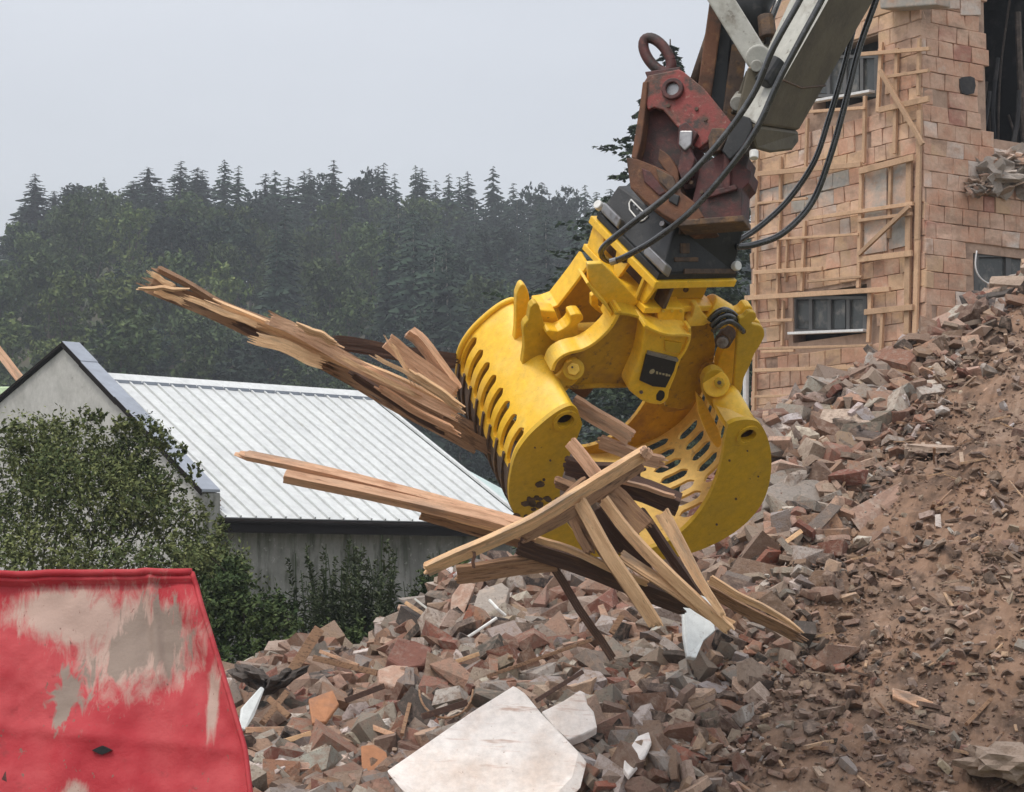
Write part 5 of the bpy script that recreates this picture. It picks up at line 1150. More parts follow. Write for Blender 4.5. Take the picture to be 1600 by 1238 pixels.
post('board', (490, 1028, 17.1), (590, 1052, 16.8), .05, .03, 'w_brown', 'brown board sloping down from the leaning post', 'board')
post('board', (410, 1130, 15.9), (448, 1082, 16.3), .05, .04, 'w_brown', 'dark brown stick crossing over the narrow white sheet', 'stick')
post('lath', (762, 1057, 16.2), (924, 1000, 16.8), .03, .03, 'w_brown', 'long thin brown lath lying across the middle rubble', 'lath')
post('lath', (838, 1095, 15.7), (910, 1050, 16.1), .035, .03, 'w_dark', 'dark lath lying above the two white slabs', 'lath')
post('lath', (955, 990, 16.9), (972, 962, 17.0), .05, .03, 'w_brown', 'short brown stub upright in the rubble under the hanging boards', 'lath')
post('pole', (1510, 1132, 15.2), (1604, 1036, 15.9), .03, .03, 'w_brown', 'thin brown pole stuck in the soil near the sunken block', 'pole')
stick('steel_wire', [(1364, 1034, 16.2), (1384, 1060, 16.0), (1400, 1072, 15.9), (1432, 1092, 15.7)], .008, 'steel', 'thin pale wire curling above the pinkish plank', 'wire')
stick('steel_rod', [(1190, 1070, 16.0), (1215, 1048, 16.2), (1236, 1028, 16.3)], .010, 'steel', 'thin grey rod beside the pink splinter ends of the boards', 'rod')
post('board', (1290, 617, 23.6), (1352, 672, 22.0), .06, .04, 'c_tan', 'pale stick lying over the dark lump on the crest', 'stick')
post('board', (1500, 545, 22.5), (1600, 468, 23.0), .08, .05, 'w_brown', 'reddish brown plank running up the crest towards the house window', 'plank')
post('board', (1440, 600, 21.8), (1530, 540, 22.4), .06, .05, 'w_dark', 'dark plank lying along the crest below the reddish one', 'plank')
post('board', (1540, 820, 18.5), (1620, 765, 19.2), .10, .05, 'c_dark', 'dark sooty beam lying at the edge of the picture on the slope', 'beam')
post('board', (1228, 1010, 16.4), (1262, 958, 16.8), .05, .03, 'w_brown', 'brown stick leaning by the tips of the splintered boards', 'stick')
slab('mortar_slab', [(1406, 575, 21.5), (1420, 540, 21.9), (1440, 545, 21.9), (1434, 566, 21.7), (1416, 590, 21.4)], .06, 'c_grey', 'upright grey plate with a red core on the crest by the battens', 'slab')
slab('brick_chunk', [(1396, 582, 21.6), (1412, 534, 22.0), (1432, 530, 22.0), (1428, 560, 21.8)], .06, 'c_red', 'thin dark red brick plate standing beside the upright grey plate', 'brick')
b_ = [P(655 + 42 * (1 - math.cos(t)) , 1078 + 34 * math.sin(t * 1.0) * 1.3, 15.9 - .25 * math.sin(t)) for t in [math.pi * i / 14 for i in range(15)]]
tag(MB().tube(b_, .009, 7).build('bucket_hoop', M['w_brown'], None, smooth=True), 'bent brown hoop of a broken basket lying in the rubble', 'hoop')
# stones of one kind named apart from their neighbours end here
# ================================================================== BROKEN TIMBER IN THE GRAB
def timber(name, pts, w, t, m, label, seed=0, jag=(.10, .10), twist=0.0, cells=4, cat='board', taper=(1, 1), group=None):
    """a board along points (px, py, distance); each end breaks into splinters of unequal length"""
    g = random.Random(seed); cells = cells + 2 if cells > 1 else 1; jag = (jag[0] * .8, jag[1] * .9); c = [P(*p) for p in pts]; 
    # boards are straight or gently bowed: pull the traced points halfway to the chord
    for i in range(1, len(c) - 1): c[i] = c[i].lerp(c[0].lerp(c[-1], (c[i] - c[0]).length / (c[-1] - c[0]).length), .45)
    c = spline(c, 3) if len(c) > 2 else [c[0].lerp(c[-1], i / 7) for i in range(8)]
    o0 = c[0]; ax = (c[-1] - c[0]).normalized(); up = (CAM - c[len(c) // 2]).normalized(); side = ax.cross(up).normalized(); up = side.cross(ax)
    if twist: q = Quaternion(ax, twist * 2.3 if twist < .6 else twist); side, up = q @ side, q @ up
    Rm = Matrix((ax, side, up)).transposed(); Ri = Rm.transposed()
    loc = [Ri @ (p - o0) for p in c]; n = len(loc); V, F = [], []
    L = loc[-1].x
    for k in range(cells):
        a, b = -w / 2 + w * k / cells, -w / 2 + w * (k + 1) / cells
        e0, e1 = g.random() * jag[0], g.random() * jag[1]; zj = g.uniform(-.0015, .0015) ; tt = t * g.uniform(.78, 1.0) if cells > 1 else t
        rows = []
        sA, sB = g.uniform(.15, .6), g.uniform(.15, .6)
        for i, p in enumerate(loc):
            u = i / (n - 1); tw = taper[0] + (taper[1] - taper[0]) * u
            wob = .004 * math.sin(u * 9 + seed + k * .0); x = p.x
            y0, y1 = a * tw + wob, b * tw + wob - .0006; z0, z1 = -tt / 2, tt / 2
            if i == 0: rows.append((p + Vector((-e0, 0, 0)), y0, y1, z0, z1, sA if e0 > .012 else 1)); rows.append((p, y0, y1, z0, z1, 1))
            elif i == n - 1: rows.append((p, y0, y1, z0, z1, 1)); rows.append((p + Vector((e1, 0, 0)), y0, y1, z0, z1, sB if e1 > .012 else 1))
            else: rows.append((p, y0, y1, z0, z1, 1))
        st = len(V)
        for (p, y0, y1, z0, z1, s) in rows:
            m_ = (y0 + y1) / 2 + (g.uniform(-.3, .3) * (y1 - y0) if s < 1 else 0); y0, y1 = m_ + (y0 - (y0 + y1) / 2) * s, m_ + (y1 - (y0 + y1) / 2) * s
            s2 = s if s < 1 else 1; jy = [g.uniform(-.0015, .0015) for _ in range(4)]
            for (yy, zz, j) in ((y0, z0, 0), (y1, z0, 1), (y1, z1, 2), (y0, z1, 3)): V.append(Vector((p.x, p.y + yy, p.z + zz * s2 + zj + jy[j])))
        nr = len(rows)
        F.append((st, st + 1, st + 2, st + 3)); F.append((st + 4 * nr - 1, st + 4 * nr - 2, st + 4 * nr - 3, st + 4 * nr - 4))
        for i in range(nr - 1):
            q = st + 4 * i
            for e in range(4): F.append((q + e, q + 4 + e, q + 4 + (e + 1) % 4, q + (e + 1) % 4))
    me = bpy.data.meshes.new(name); me.from_pydata([tuple(v) for v in V], [], F); me.materials.append(M[m]); me.update()
    bm = bmesh.new(); bm.from_mesh(me); bmesh.ops.recalc_face_normals(bm, faces=bm.faces); bm.to_mesh(me); bm.free()
    o = bpy.data.objects.new(name, me); COL.objects.link(o); o.matrix_world = Matrix.Translation(o0) @ Rm.to_4x4()
    return tag(o, label, cat, group)
T = timber
# bundle sticking out at the upper left
T('broken_beam', [(238, 446, 14.35), (300, 470, 14.35), (358, 497, 14.35), (420, 525, 14.35), (500, 562, 14.35)], .125, .10, 'w_brown', 'thick splintered beam whose torn end reaches farthest up left', 1, (.16, .3), 0, 6, 'beam')
T('split_beam', [(470, 535, 14.42), (540, 575, 14.45), (607, 615, 14.5), (680, 652, 14.55), (748, 690, 14.6)], .20, .10, 'w_brown', 'wide brown beam running behind the left shell of the grab', 2, (.4, .05), 0, 6, 'beam')
T('split_plank', [(250, 422, 14.28), (300, 452, 14.28), (345, 482, 14.28), (420, 508, 14.25), (520, 545, 14.25)], .045, .04, 'w_brown', 'narrow split strip riding on top of the thick splintered beam', 3, (.10, .2), .3, 3)
T('split_plank', [(244, 456, 14.26), (262, 462, 14.25), (284, 472, 14.25)], .04, .03, 'w_light', 'short bright splinter on the torn tip of the thick beam', 4, (.06, .08), 0, 2, 'splinter')
T('split_plank', [(240, 430, 14.24), (256, 440, 14.24), (270, 448, 14.24)], .04, .03, 'w_light', 'bright frayed splinter standing up at the very tip of the beam', 41, (.08, .05), 0, 3, 'splinter')
T('long_plank', [(350, 484, 14.2), (426, 510, 14.18), (535, 560, 14.15), (634, 598, 14.15), (702, 640, 14.15)], .085, .035, 'w_light', 'long pale plank lying along the top of the beam bundle', 5, (.2, .1), .2, 4)
T('split_plank', [(424, 500, 14.08), (452, 506, 14.08), (486, 528, 14.06), (540, 562, 14.06), (600, 592, 14.05)], .085, .03, 'w_pink', 'pinkish split plank topmost in the middle of the bundle', 6, (.05, .3), 0, 4)
T('splinter', [(404, 530, 14.1), (440, 536, 14.1), (476, 556, 14.1), (498, 566, 14.1)], .09, .03, 'w_light', 'orange-bright torn flake peeling off under the bundle', 7, (.12, .10), 0, 4, 'splinter')
T('splinter', [(575, 580, 14.0), (615, 600, 14.0), (655, 618, 14.0), (704, 646, 14.0)], .075, .03, 'w_pink', 'ragged pink splinter lying over the bundle next to the left shell', 8, (.14, .1), 0, 5, 'splinter')
T('dark_plank', [(530, 536, 14.5), (600, 548, 14.52), (710, 565, 14.6)], .11, .05, 'w_dark', 'dark brown board behind the bundle reaching the shell', 9, (.15, .05), 0, 4)
T('cross_board', [(606, 534, 14.05), (640, 560, 14.1), (708, 612, 14.15)], .115, .035, 'w_pink', 'pink sawn board standing across the bundle with its cut end up', 10, (.02, .05), .0, 3)
T('cross_board', [(640, 520, 14.2), (662, 530, 14.2), (690, 575, 14.2), (712, 606, 14.2)], .10, .06, 'w_pink', 'second pinkish board leaning behind the sawn one at the shell', 11, (.02, .05), .4, 3)
T('splinter', [(590, 560, 13.95), (630, 578, 13.95), (700, 622, 13.95)], .03, .03, 'w_light', 'thin bright sliver between the sawn boards and the shell', 12, (.08, .05), 0, 2, 'splinter')
T('split_plank', [(690, 660, 14.2), (722, 676, 14.2), (762, 700, 14.3)], .10, .05, 'w_brown', 'brown plank end going in under the left shell', 121, (.15, .05), 0, 4)
for i, (pts, w, m, lb) in enumerate((([(300, 468, 14.15), (352, 490, 14.15), (400, 508, 14.15)], .04, 'w_light', 'bright sliver along the upper edge of the torn beam'), ([(380, 512, 14.2), (430, 540, 14.2), (470, 556, 14.2)], .05, 'w_dark', 'dark split strip along the underside of the torn beam'), ([(480, 516, 14.0), (500, 520, 14.0), (516, 532, 14.0)], .05, 'w_light', 'stubby raised flake on the pinkish split plank'),
    ([(540, 562, 13.98), (580, 585, 13.98), (640, 612, 13.98)], .035, 'w_light', 'pale strip bridging the middle of the bundle'), ([(560, 590, 14.3), (620, 632, 14.3), (690, 672, 14.3)], .06, 'w_dark', 'dark strip low along the wide brown beam'), ([(600, 610, 14.1), (640, 640, 14.1), (700, 668, 14.1)], .05, 'w_pink', 'pinkish torn strip low in the bundle next to the shell'),
    ([(612, 540, 13.98), (625, 556, 13.98), (640, 590, 13.98)], .03, 'w_light', 'thin upright sliver beside the sawn cross board'), ([(650, 590, 13.95), (680, 606, 13.95), (706, 628, 13.95)], .07, 'w_light', 'bright torn flake lying against the left shell'), ([(232, 452, 14.2), (250, 448, 14.2), (270, 452, 14.2)], .022, 'w_light', 'needle-thin splinter at the torn beam tip'))):
    T('splinter', pts, w, .03, m, lb, 60 + i, (.12, .14), .3 * (i % 3), 4, 'splinter')
# long laths at the left, lower down
T('long_lath', [(388, 712, 13.55), (450, 722, 13.5), (560, 748, 13.45), (680, 778, 13.4), (822, 822, 13.3)], .075, .06, 'w_pink', 'longest lath pointing left with a pointed tip over the roof', 13, (.12, .03), .9, 2, 'lath', (.6, 1))
T('long_lath', [(446, 744, 13.42), (540, 762, 13.4), (660, 786, 13.36), (760, 808, 13.3), (836, 838, 13.28)], .08, .06, 'w_pink', 'squared lath just beneath the longest one, its end sawn square', 14, (.01, .03), .9, 2, 'lath')
T('dark_plank', [(660, 800, 13.5), (720, 820, 13.48), (790, 836, 13.45), (850, 856, 13.4)], .10, .05, 'w_brown', 'brown plank under the two long laths', 15, (.03, .03), .3, 3)
T('long_lath', [(700, 806, 13.35), (770, 826, 13.33), (826, 842, 13.3)], .04, .03, 'w_light', 'bright narrow lath between the brown plank and the crossing board', 151, (.03, .03), .4, 2, 'lath')
# the crossing board in front
T('crossing_board', [(668, 890, 13.05), (716, 872, 13.02), (770, 852, 13.0), (838, 822, 13.0), (888, 790, 13.05), (950, 748, 13.15), (1008, 708, 13.3)], .10, .045, 'w_light', 'long pale board crossing in front of the grab from lower left to upper right', 16, (.05, .05), .35, 3)
T('crossing_board', [(820, 840, 13.12), (880, 812, 13.12), (945, 766, 13.2), (1000, 728, 13.35)], .07, .05, 'w_brown', 'brown board pressed under the pale crossing board', 17, (.04, .04), .2, 3)
T('under_board', [(716, 898, 13.35), (780, 888, 13.35), (868, 876, 13.35)], .12, .06, 'w_brown', 'short dark brown board under the left half of the crossing board', 18, (.04, .02), .2, 4)
T('under_board', [(812, 852, 13.3), (880, 872, 13.3), (960, 902, 13.32), (1066, 946, 13.4)], .115, .06, 'w_dark', 'dark plank sloping down right beneath the grab', 19, (.02, .08), .2, 4)
T('long_lath', [(838, 842, 13.2), (890, 856, 13.2), (952, 886, 13.2), (1010, 912, 13.25)], .045, .03, 'w_light', 'bright lath on the upper edge of the dark sloping plank', 20, (.02, .02), .2, 2, 'lath')
T('nail_strip', [(741, 862, 13.0), (739, 886, 13.0)], .022, .015, 'rust', 'rusty nail stub hanging off the crossing board', 21, (0, .01), 0, 1, 'nail')
T('thin_lath', [(860, 880, 13.45), (905, 952, 13.5), (956, 1028, 13.55)], .055, .03, 'w_dark', 'thin dark red-brown lath hanging straight down to the rubble', 22, (.0, .02), 0, 2, 'lath')
T('hanging_board', [(906, 786, 13.15), (940, 850, 13.05), (978, 910, 13.0), (1024, 974, 13.0)], .085, .045, 'w_light', 'thick pale board hanging down with a frayed end above the rubble', 23, (.02, .05), .2, 4)
T('hanging_board', [(896, 790, 13.25), (930, 850, 13.2), (968, 908, 13.15), (1010, 960, 13.1)], .04, .05, 'w_brown', 'darker strip alongside the thick hanging board', 24, (.02, .1), .2, 2)
T('hanging_board', [(944, 782, 13.2), (980, 838, 13.15), (1030, 894, 13.1), (1090, 944, 13.1), (1138, 982, 13.1)], .07, .045, 'w_light', 'long curved pale lath hanging down to the right', 25, (.02, .04), .2, 3, 'lath')
T('hanging_board', [(972, 868, 13.2), (1030, 910, 13.15), (1090, 950, 13.15), (1142, 978, 13.15)], .07, .045, 'w_light', 'pale lath crossing under the curved one to the same tip', 26, (.02, .06), -.1, 3, 'lath')
T('hanging_board', [(1036, 802, 13.3), (1062, 856, 13.2), (1094, 910, 13.1), (1126, 958, 13.05)], .085, .03, 'w_light', 'flat board hanging in front of the right shell narrowing to a point', 27, (.02, .05), .1, 3, 'board', (1.15, .5))
T('splinter', [(1110, 905, 13.35), (1150, 932, 13.3), (1192, 944, 13.3), (1222, 962, 13.3), (1248, 985, 13.3)], .045, .03, 'w_light', 'bright kinked splinter reaching farthest right over the rubble', 28, (.02, .05), .2, 3, 'splinter', (1.3, .5))
T('splinter', [(1090, 915, 13.45), (1140, 940, 13.4), (1190, 968, 13.4), (1240, 992, 13.4)], .075, .03, 'w_brown', 'brown split board below the bright kinked splinter', 29, (.02, .12), .2, 4)
T('splinter', [(1050, 900, 13.5), (1100, 925, 13.5), (1160, 950, 13.5)], .055, .04, 'w_pink', 'reddish board behind the tips of the hanging laths', 30, (.02, .1), .2, 3)
# inside the jaws
T('inner_block', [(966, 752, 13.5), (1010, 768, 13.5), (1060, 788, 13.5)], .13, .10, 'w_dark', 'dark squared timber inside the jaws in front of the slots', 31, (.01, .01), .3, 2, 'beam')
T('long_lath', [(958, 748, 13.42), (1010, 762, 13.42), (1052, 776, 13.42)], .03, .02, 'w_pink', 'thin pinkish lath on top of the dark squared timber', 32, (.02, .02), .3, 2, 'lath')
T('inner_block', [(948, 765, 13.3), (975, 790, 13.28), (1006, 826, 13.25)], .15, .08, 'w_brown', 'mottled brown wood lump in the middle of the tangle', 33, (.03, .04), 0, 4, 'wood lump')
T('inner_board', [(892, 692, 13.6), (916, 724, 13.55), (942, 752, 13.5), (970, 790, 13.4)], .085, .04, 'w_pink', 'pinkish board steeply inside the jaws behind the crossing board', 34, (.02, .02), .2, 3)
T('inner_board', [(896, 630, 13.95), (930, 650, 13.95), (985, 684, 13.9)], .11, .05, 'w_pink', 'pink board end seen under the grab body between the shells', 35, (.02, .02), .2, 3)
T('inner_board', [(860, 800, 13.4), (884, 780, 13.4), (912, 752, 13.4)], .05, .05, 'w_brown', 'short brown stick beside the left shell bottom', 36, (.03, .03), .2, 2, 'stick')
T('inner_board', [(885, 728, 13.75), (930, 742, 13.75), (1000, 738, 13.75)], .12, .06, 'w_dark', 'dark board at the back inside the jaws', 37, (.03, .06), .2, 3)
T('inner_board', [(870, 752, 13.65), (910, 772, 13.65), (950, 778, 13.6)], .10, .05, 'w_brown', 'brown board low inside the left shell', 38, (.03, .06), .5, 3)
T('inner_board', [(940, 690, 14.0), (985, 712, 13.95), (1030, 722, 13.9)], .09, .05, 'w_pink', 'ragged pink board in the far part of the jaws', 39, (.06, .09), .2, 4)
T('inner_board', [(890, 800, 13.3), (905, 830, 13.25), (920, 862, 13.2)], .06, .05, 'w_brown', 'short brown board at the root of the hanging boards', 40, (.03, .04), .2, 3)
T('inner_board', [(1000, 800, 13.45), (1030, 840, 13.4), (1062, 890, 13.4), (1090, 930, 13.4)], .06, .05, 'w_dark', 'dark strip behind the flat hanging board', 42, (.03, .08), .2, 3)
T('inner_board', [(930, 800, 13.4), (965, 850, 13.4), (1010, 880, 13.4)], .11, .05, 'w_dark', 'dark wide board behind the hanging laths', 43, (.03, .08), .2, 3)
T('splinter', [(1006, 712, 13.25), (1012, 705, 13.25)], .075, .05, 'w_pink', 'frayed pale head of the crossing board', 45, (.03, .03), .2, 4, 'splinter')
T('timber_stub', [(-12, 536, 50), (6, 560, 50), (30, 590, 50)], .22, .15, 'w_pink', 'pale timber leaning at the left edge beside the gable', 50, (.05, .05), 0, 1, 'timber')

# ================================================================== RED SKIP AT THE LEFT
def skip_pt(u, v):
    L0, R0 = -260, 302 + (385 - 302) * min(1, v * 1.35) ** 1.0 + 12 * max(0, (v - .74)) / .26
    px = L0 + (R0 - L0) * u; py = 903 - 5 * u + (1500 - 900) * v * .62; d = 8.6 - .55 * v
    p = P(px, py, d); n = Vector((-.05, -1, .28)).normalized()
    k = 0
    k += .020 * math.exp(-((px - 236 - 14 * v * 2) / 9.0) ** 2) * (1 if v < .42 else math.exp(-((v - .42) / .06) ** 2))     # stake rib
    e = px - (262 + 120 * min(1, v * 1.35)); k += .030 / (1 + math.exp(-e / 5.0)) * (v > .03) * min(1, v * 8)                 # pressed fold beside the right edge
    k += -.020 * math.exp(-((px - 150 - 90 * v) / 50.0) ** 2) * math.exp(-((v - .25) / .16) ** 2)
    k += .030 * mnoise.noise(Vector((px * .014, py * .010, 1))) + .008 * mnoise.noise(Vector((px * .035, py * .03, 4)))
    k += .012 * math.exp(-((py - 1135 - .1 * px) / 14.0) ** 2)
    if v < .03: k += .03
    return p + n * k
NU, NV = 150, 110; vs = [skip_pt(i / (NU - 1), j / (NV - 1)) for j in range(NV) for i in range(NU)]
fs = [(j * NU + i, (j + 1) * NU + i, (j + 1) * NU + i + 1, j * NU + i + 1) for j in range(NV - 1) for i in range(NU - 1)]
m, t, b, L = newmat('dusty_red_paint'); vec = t.nodes.new('ShaderNodeTexCoord').outputs['Object']; M['skip'] = m
sx = t.nodes.new('ShaderNodeSeparateXYZ'); L.new(vec, sx.inputs[0])
base = mixc(t, 0, (.38, .026, .036), (.38, .026, .036))
r1 = ramp(t, .42, .70); L.new(noi(t, vec, 2.2, 6, .6), r1.inputs[0]); base = mixc(t, r1.outputs[0], base, (.50, .085, .09))
r0_ = ramp(t, .60, .74); L.new(noi(t, vec, 11, 7, .7), r0_.inputs[0]); base = mixc(t, r0_.outputs[0], base, (.27, .03, .035))
# dust wiped over a broad patch left of the rib: a soft region in the sheet's own coordinates
def gauss(cx_, cz_, rx, rz):
    vm = t.nodes.new('ShaderNodeMapping'); vm.inputs['Location'].default_value = (-cx_ / rx, 0, -cz_ / rz); vm.inputs['Scale'].default_value = (1 / rx, 0, 1 / rz); L.new(vec, vm.inputs[0])
    ln = t.nodes.new('ShaderNodeVectorMath'); ln.operation = 'LENGTH'; L.new(vm.outputs[0], ln.inputs[0])
    mr_ = t.nodes.new('ShaderNodeMapRange'); mr_.inputs[1].default_value = 1.5; mr_.inputs[2].default_value = .0; L.new(ln.outputs['Value'], mr_.inputs[0]); return mr_.outputs[0]
def addn(a, b_, op='ADD'):
    q = t.nodes.new('ShaderNodeMath'); q.operation = op; q.use_clamp = True
    for i, v in enumerate((a, b_)):
        if hasattr(v, 'links'): L.new(v, q.inputs[i])
        else: q.inputs[i].default_value = v
    return q.outputs[0]
SKO = P(150, 1000, 8.4)
def loc_of(px, py): p = P(px, py, 8.4) - SKO; return p.x, p.z
streak = noi(t, vec, 7, 9, .72, (2.6, 1, .75), .8)
mask = gauss(*loc_of(205, 1005), .29, .25)
mask = addn(mask, gauss(*loc_of(60, 955), .19, .11)); mask = addn(mask, gauss(*loc_of(338, 1100), .03, .15)); mask = addn(mask, gauss(*loc_of(140, 1235), .07, .08))
mk_ = addn(addn(mask, .75, 'MULTIPLY'), streak); rr = ramp(t, .72, 1.02); L.new(mk_, rr.inputs[0])
base = mixc(t, rr.outputs[0], base, (.44, .31, .26))
rc = ramp(t, .655, .675); L.new(noi(t, vec, 26, 5, .65, (1.5, 1, .8), .8), rc.inputs[0]); base = mixc(t, rc.outputs[0], base, (.20, .10, .08))
m2 = addn(gauss(*loc_of(250, 985), .12, .17), gauss(*loc_of(115, 1085), .10, .14)); m2 = addn(m2, gauss(*loc_of(190, 1020), .09, .14)); st2 = noi(t, vec, 7, 5, .6, (3.0, 1, .9), .8); r2 = ramp(t, .50, .62); L.new(addn(st2, addn(m2, .5, 'MULTIPLY')), r2.inputs[0]); r2.color_ramp.elements[0].position = .70; r2.color_ramp.elements[1].position = .80
base = mixc(t, r2.outputs[0], base, (.26, .20, .165))
L.new(base, b.inputs['Base Color']); b.inputs['Roughness'].default_value = .6; b.inputs['Specular IOR Level'].default_value = .22
bmp = t.nodes.new('ShaderNodeBump'); bmp.inputs['Strength'].default_value = .35; bmp.inputs['Distance'].default_value = .02; L.new(noi(t, vec, 14, 6, .65), bmp.inputs['Height']); L.new(bmp.outputs[0], b.inputs['Normal'])
skip = empty('steel_skip', SKO, 'dusty dented red steel skip standing at the lower left', 'skip')
o = mk('side_panel', vs, fs, M['skip'], skip, smooth=True); sm = o.modifiers.new('thick', 'SOLIDIFY'); sm.thickness = .012; sm.offset = -1
edge = [skip_pt(1, j / 40) for j in range(41)]
MB().tube([skip_pt(i / 40, 0) + Vector((0, .0, .002)) for i in range(41)], .016, 8).build('rim', M['skip'], skip, smooth=True)
MB().tube(edge, .010, 8).build('edge_bead', M['skip'], skip, smooth=True)
# end wall, far wall and floor: the skip is hollow
bk = Vector((-.42, 1.7, -.2)); mb = MB(); n = len(edge)
V = edge + [p + bk for p in edge]; mb.add(V, [(i, i + n, i + n + 1, i + 1) for i in range(n - 1)])
e = mb.build('end_panel', M['skip'], skip, smooth=True); sm = e.modifiers.new('thick', 'SOLIDIFY'); sm.thickness = .012
tl, trr = skip_pt(0, 0) + bk, skip_pt(1, 0) + bk; MB().box(tl, trr - tl, (0, .02, 0), (0, .1, -1.6)).build('far_panel', M['skip'], skip)
c = skip_pt((165 + 260) / 650.0, .735); MB().prism([c + Vector((.03 * math.cos(a) + .01 * math.cos(3 * a), -.012, .018 * math.sin(a))) for a in [k * .785 for k in range(8)]], (0, .02, 0)).build('tear', M['black'], skip)
slab('paint_flake', [(2, 1218, 8.05), (8, 1205, 8.05), (10, 1222, 8.03)], .004, 'dark_red', 'small dark red flake stuck to the skip side', 'flake')

# ================================================================== BUSHES AND WEEDS
def bush(name, lumps, n, size, m, label, cat='bush', seed=1, stems=6):
    base = P(*lumps[0][:3]); base = Vector((base.x, base.y, 0)); r = empty(name, base, label, cat); L = []
    for (px, py, Y, rx, rz) in lumps: p = P(px, py, Y); k = Y / FPX; L.append(((p.x, p.y, p.z), (rx * k, max(rx, rz) * k * .8, rz * k)))
    V, F, C = leafcloud(L, n, size, seed, .2, .5, 14, .45); mk('foliage', V.tolist(), F, M[m], r, cols=C)
    mb = MB(); g = random.Random(seed)
    for l in L[:stems * 3]:
        c_ = Vector(l[0]); b0_ = base + Vector((g.uniform(-.3, .3), g.uniform(-.3, .3), 0)); mb.tube([b0_, b0_.lerp(c_, .5) + Vector((g.uniform(-.1, .1), 0, .1)), c_, c_ + Vector((g.uniform(-.3, .3), g.uniform(-.3, .3), l[1][2] * .9))], [.03, .022, .012, .004], 5)
    mb.build('stems', M['bark'], r); return r
g = random.Random(21)
BL = [(60, 760, 26), (140, 720, 26), (200, 700, 26), (110, 680, 26.2), (30, 700, 26.3), (250, 740, 26), (270, 800, 25.8), (230, 780, 25.6), (150, 800, 25.4), (70, 830, 25.4), (0, 790, 26), (310, 860, 25.6), (280, 860, 25.2), (200, 860, 25), (120, 870, 25), (20, 870, 25), (330, 850, 26), (-60, 760, 26), (-70, 860, 25.5), (340, 880, 25.4), (-110, 800, 26), (90, 730, 25.5), (180, 750, 25.3), (60, 668, 26.4), (215, 676, 26.2)]
bush('bush', [(x, y + 24, Y, g.uniform(42, 60), g.uniform(32, 46)) for x, y, Y in BL] + [(x, y + 14, 25.9, g.uniform(10, 19), g.uniform(12, 20)) for x, y in ((60, 655), (20, 662), (155, 642), (185, 650), (228, 652), (110, 655), (250, 672), (300, 725), (322, 780), (345, 810), (280, 690), (352, 850), (130, 640), (-5, 665), (90, 650), (205, 645))], 50000, .031, 'bush', 'large leafy green bush in front of the barn gable above the red skip', seed=3)
BL = [(380, 960, 24), (420, 990, 24), (350, 930, 24.2), (450, 1010, 24), (400, 1030, 23.8), (340, 1000, 23.8), (470, 1040, 24), (370, 1050, 23.6), (360, 900, 24.4), (330, 950, 24), (430, 960, 24.3)]
bush('bush', [(x, y, Y, g.uniform(26, 38), g.uniform(24, 34)) for x, y, Y in BL], 14000, .034, 'bush_dark', 'lower rounded green bush between the red skip and the barn wall', seed=5)
BL = [(680, 910, 26), (710, 890, 26), (660, 950, 25.6), (690, 960, 25.6), (725, 930, 25.8), (640, 985, 25.4)]
bush('bush', [(x, y, Y, g.uniform(22, 30), g.uniform(20, 30)) for x, y, Y in BL], 8000, .03, 'bush_dark', 'dark shrub at the barn wall beneath the pale crossing board', seed=6)
BL = [(520, 1010, 25), (560, 1000, 25), (600, 1010, 25), (540, 1040, 24.6), (580, 1035, 24.6), (630, 1000, 25)]
bush('bush', [(x, y, Y, g.uniform(22, 30), g.uniform(22, 34)) for x, y, Y in BL], 9000, .03, 'bush_dark', 'dark undergrowth clump at the foot of the tall weeds', seed=8)
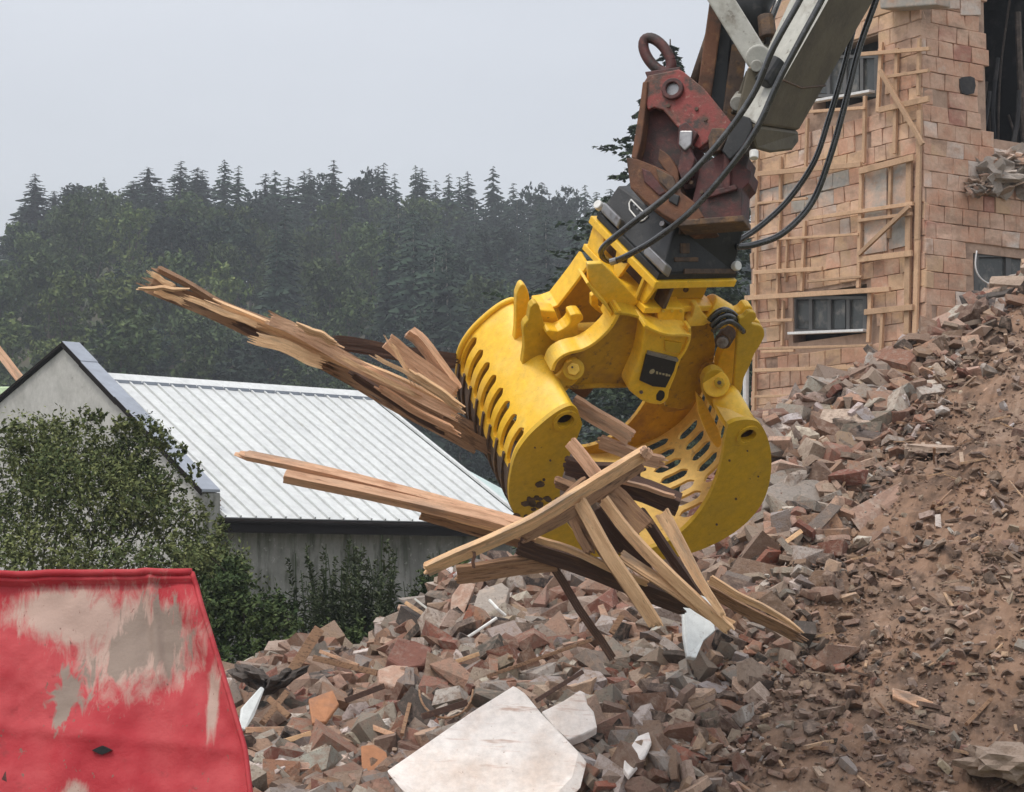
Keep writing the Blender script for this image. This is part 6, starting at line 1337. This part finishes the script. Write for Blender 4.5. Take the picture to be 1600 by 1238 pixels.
# tall weeds in front of the wall, each a spire of leaves
def weed_mesh(seed, H=1.0):
    g = random.Random(seed); V, F, C = [], [], []; st = MB(); st.tube([(0, 0, 0), (g.uniform(-.04, .04), 0, H * .5), (g.uniform(-.1, .1), g.uniform(-.05, .05), H)], [.010, .007, .003], 5)
    for k in range(190):
        t_ = g.random(); z = H * (.12 + .86 * t_); a = g.uniform(0, 6.28); r = (.17 * (1 - t_) + .03) * H * g.uniform(.4, 1.2); d = Vector((math.cos(a), math.sin(a), g.uniform(-.3, .7))); s = Vector((-d.y, d.x, 0)) * .011 * g.uniform(.7, 1.5)
        p = Vector((0, 0, z)); q = p + d * r; m_ = p.lerp(q, .5) + Vector((0, 0, .01)); n = len(V); V += [p, m_ + s, q, m_ - s]; F.append((n, n + 1, n + 2, n + 3)); c_ = g.random() * (.4 + .6 * t_); C += [(c_, c_, c_, 1)] * 4
    return mesh_data('foliage', V, F, M['weed'], C), mesh_data('stem', st.v, st.f, M['weed'])
wm = [weed_mesh(s) for s in range(6)]
g = random.Random(31)
for k in range(85):
    px = g.choice((g.uniform(480, 650), g.uniform(500, 600), g.uniform(640, 720))); Y = g.uniform(25.2, 27.0); tip = g.choice((g.uniform(835, 890), g.uniform(880, 960), g.uniform(910, 980)))
    H = 1.7 + (900 - tip) / FPX * Y; hn = 'tallest' if tip < 880 else 'middling' if tip < 930 else 'short'; wz = 'beside the lower green bush' if px < 530 else 'at mid wall' if px < 640 else 'under the pale crossing board'
    r = empty('tall_weed', at(px, Y, 0), hn + ' spindly weed against the grey barn wall ' + wz, 'weed', hn + ' weeds ' + wz); r.scale = (H * .75, H * .75, H); r.rotation_euler = (g.uniform(-.16, .16), g.uniform(-.16, .16), g.uniform(0, 6.28))
    for me, nm in ((wm[k % 6][0], 'foliage'), (wm[k % 6][1], 'stem')): o = bpy.data.objects.new(nm, me); COL.objects.link(o); o.parent = r

# ================================================================== HAZE
hm = bpy.data.materials.new('haze_air'); hm.use_nodes = True; ht = hm.node_tree; ht.nodes.clear()
ho = ht.nodes.new('ShaderNodeOutputMaterial'); pv = ht.nodes.new('ShaderNodeVolumePrincipled'); pv.inputs['Density'].default_value = .00072
pv.inputs['Color'].default_value = (.86, .92, 1, 1); pv.inputs['Anisotropy'].default_value = .1
ht.links.new(pv.outputs[0], ho.inputs['Volume'])
hz_ = MB().box((-1000, -80, -3), (2000, 0, 0), (0, 1640, 0), (0, 0, 78)).build('haze', hm, None); hz_['kind'] = 'stuff'
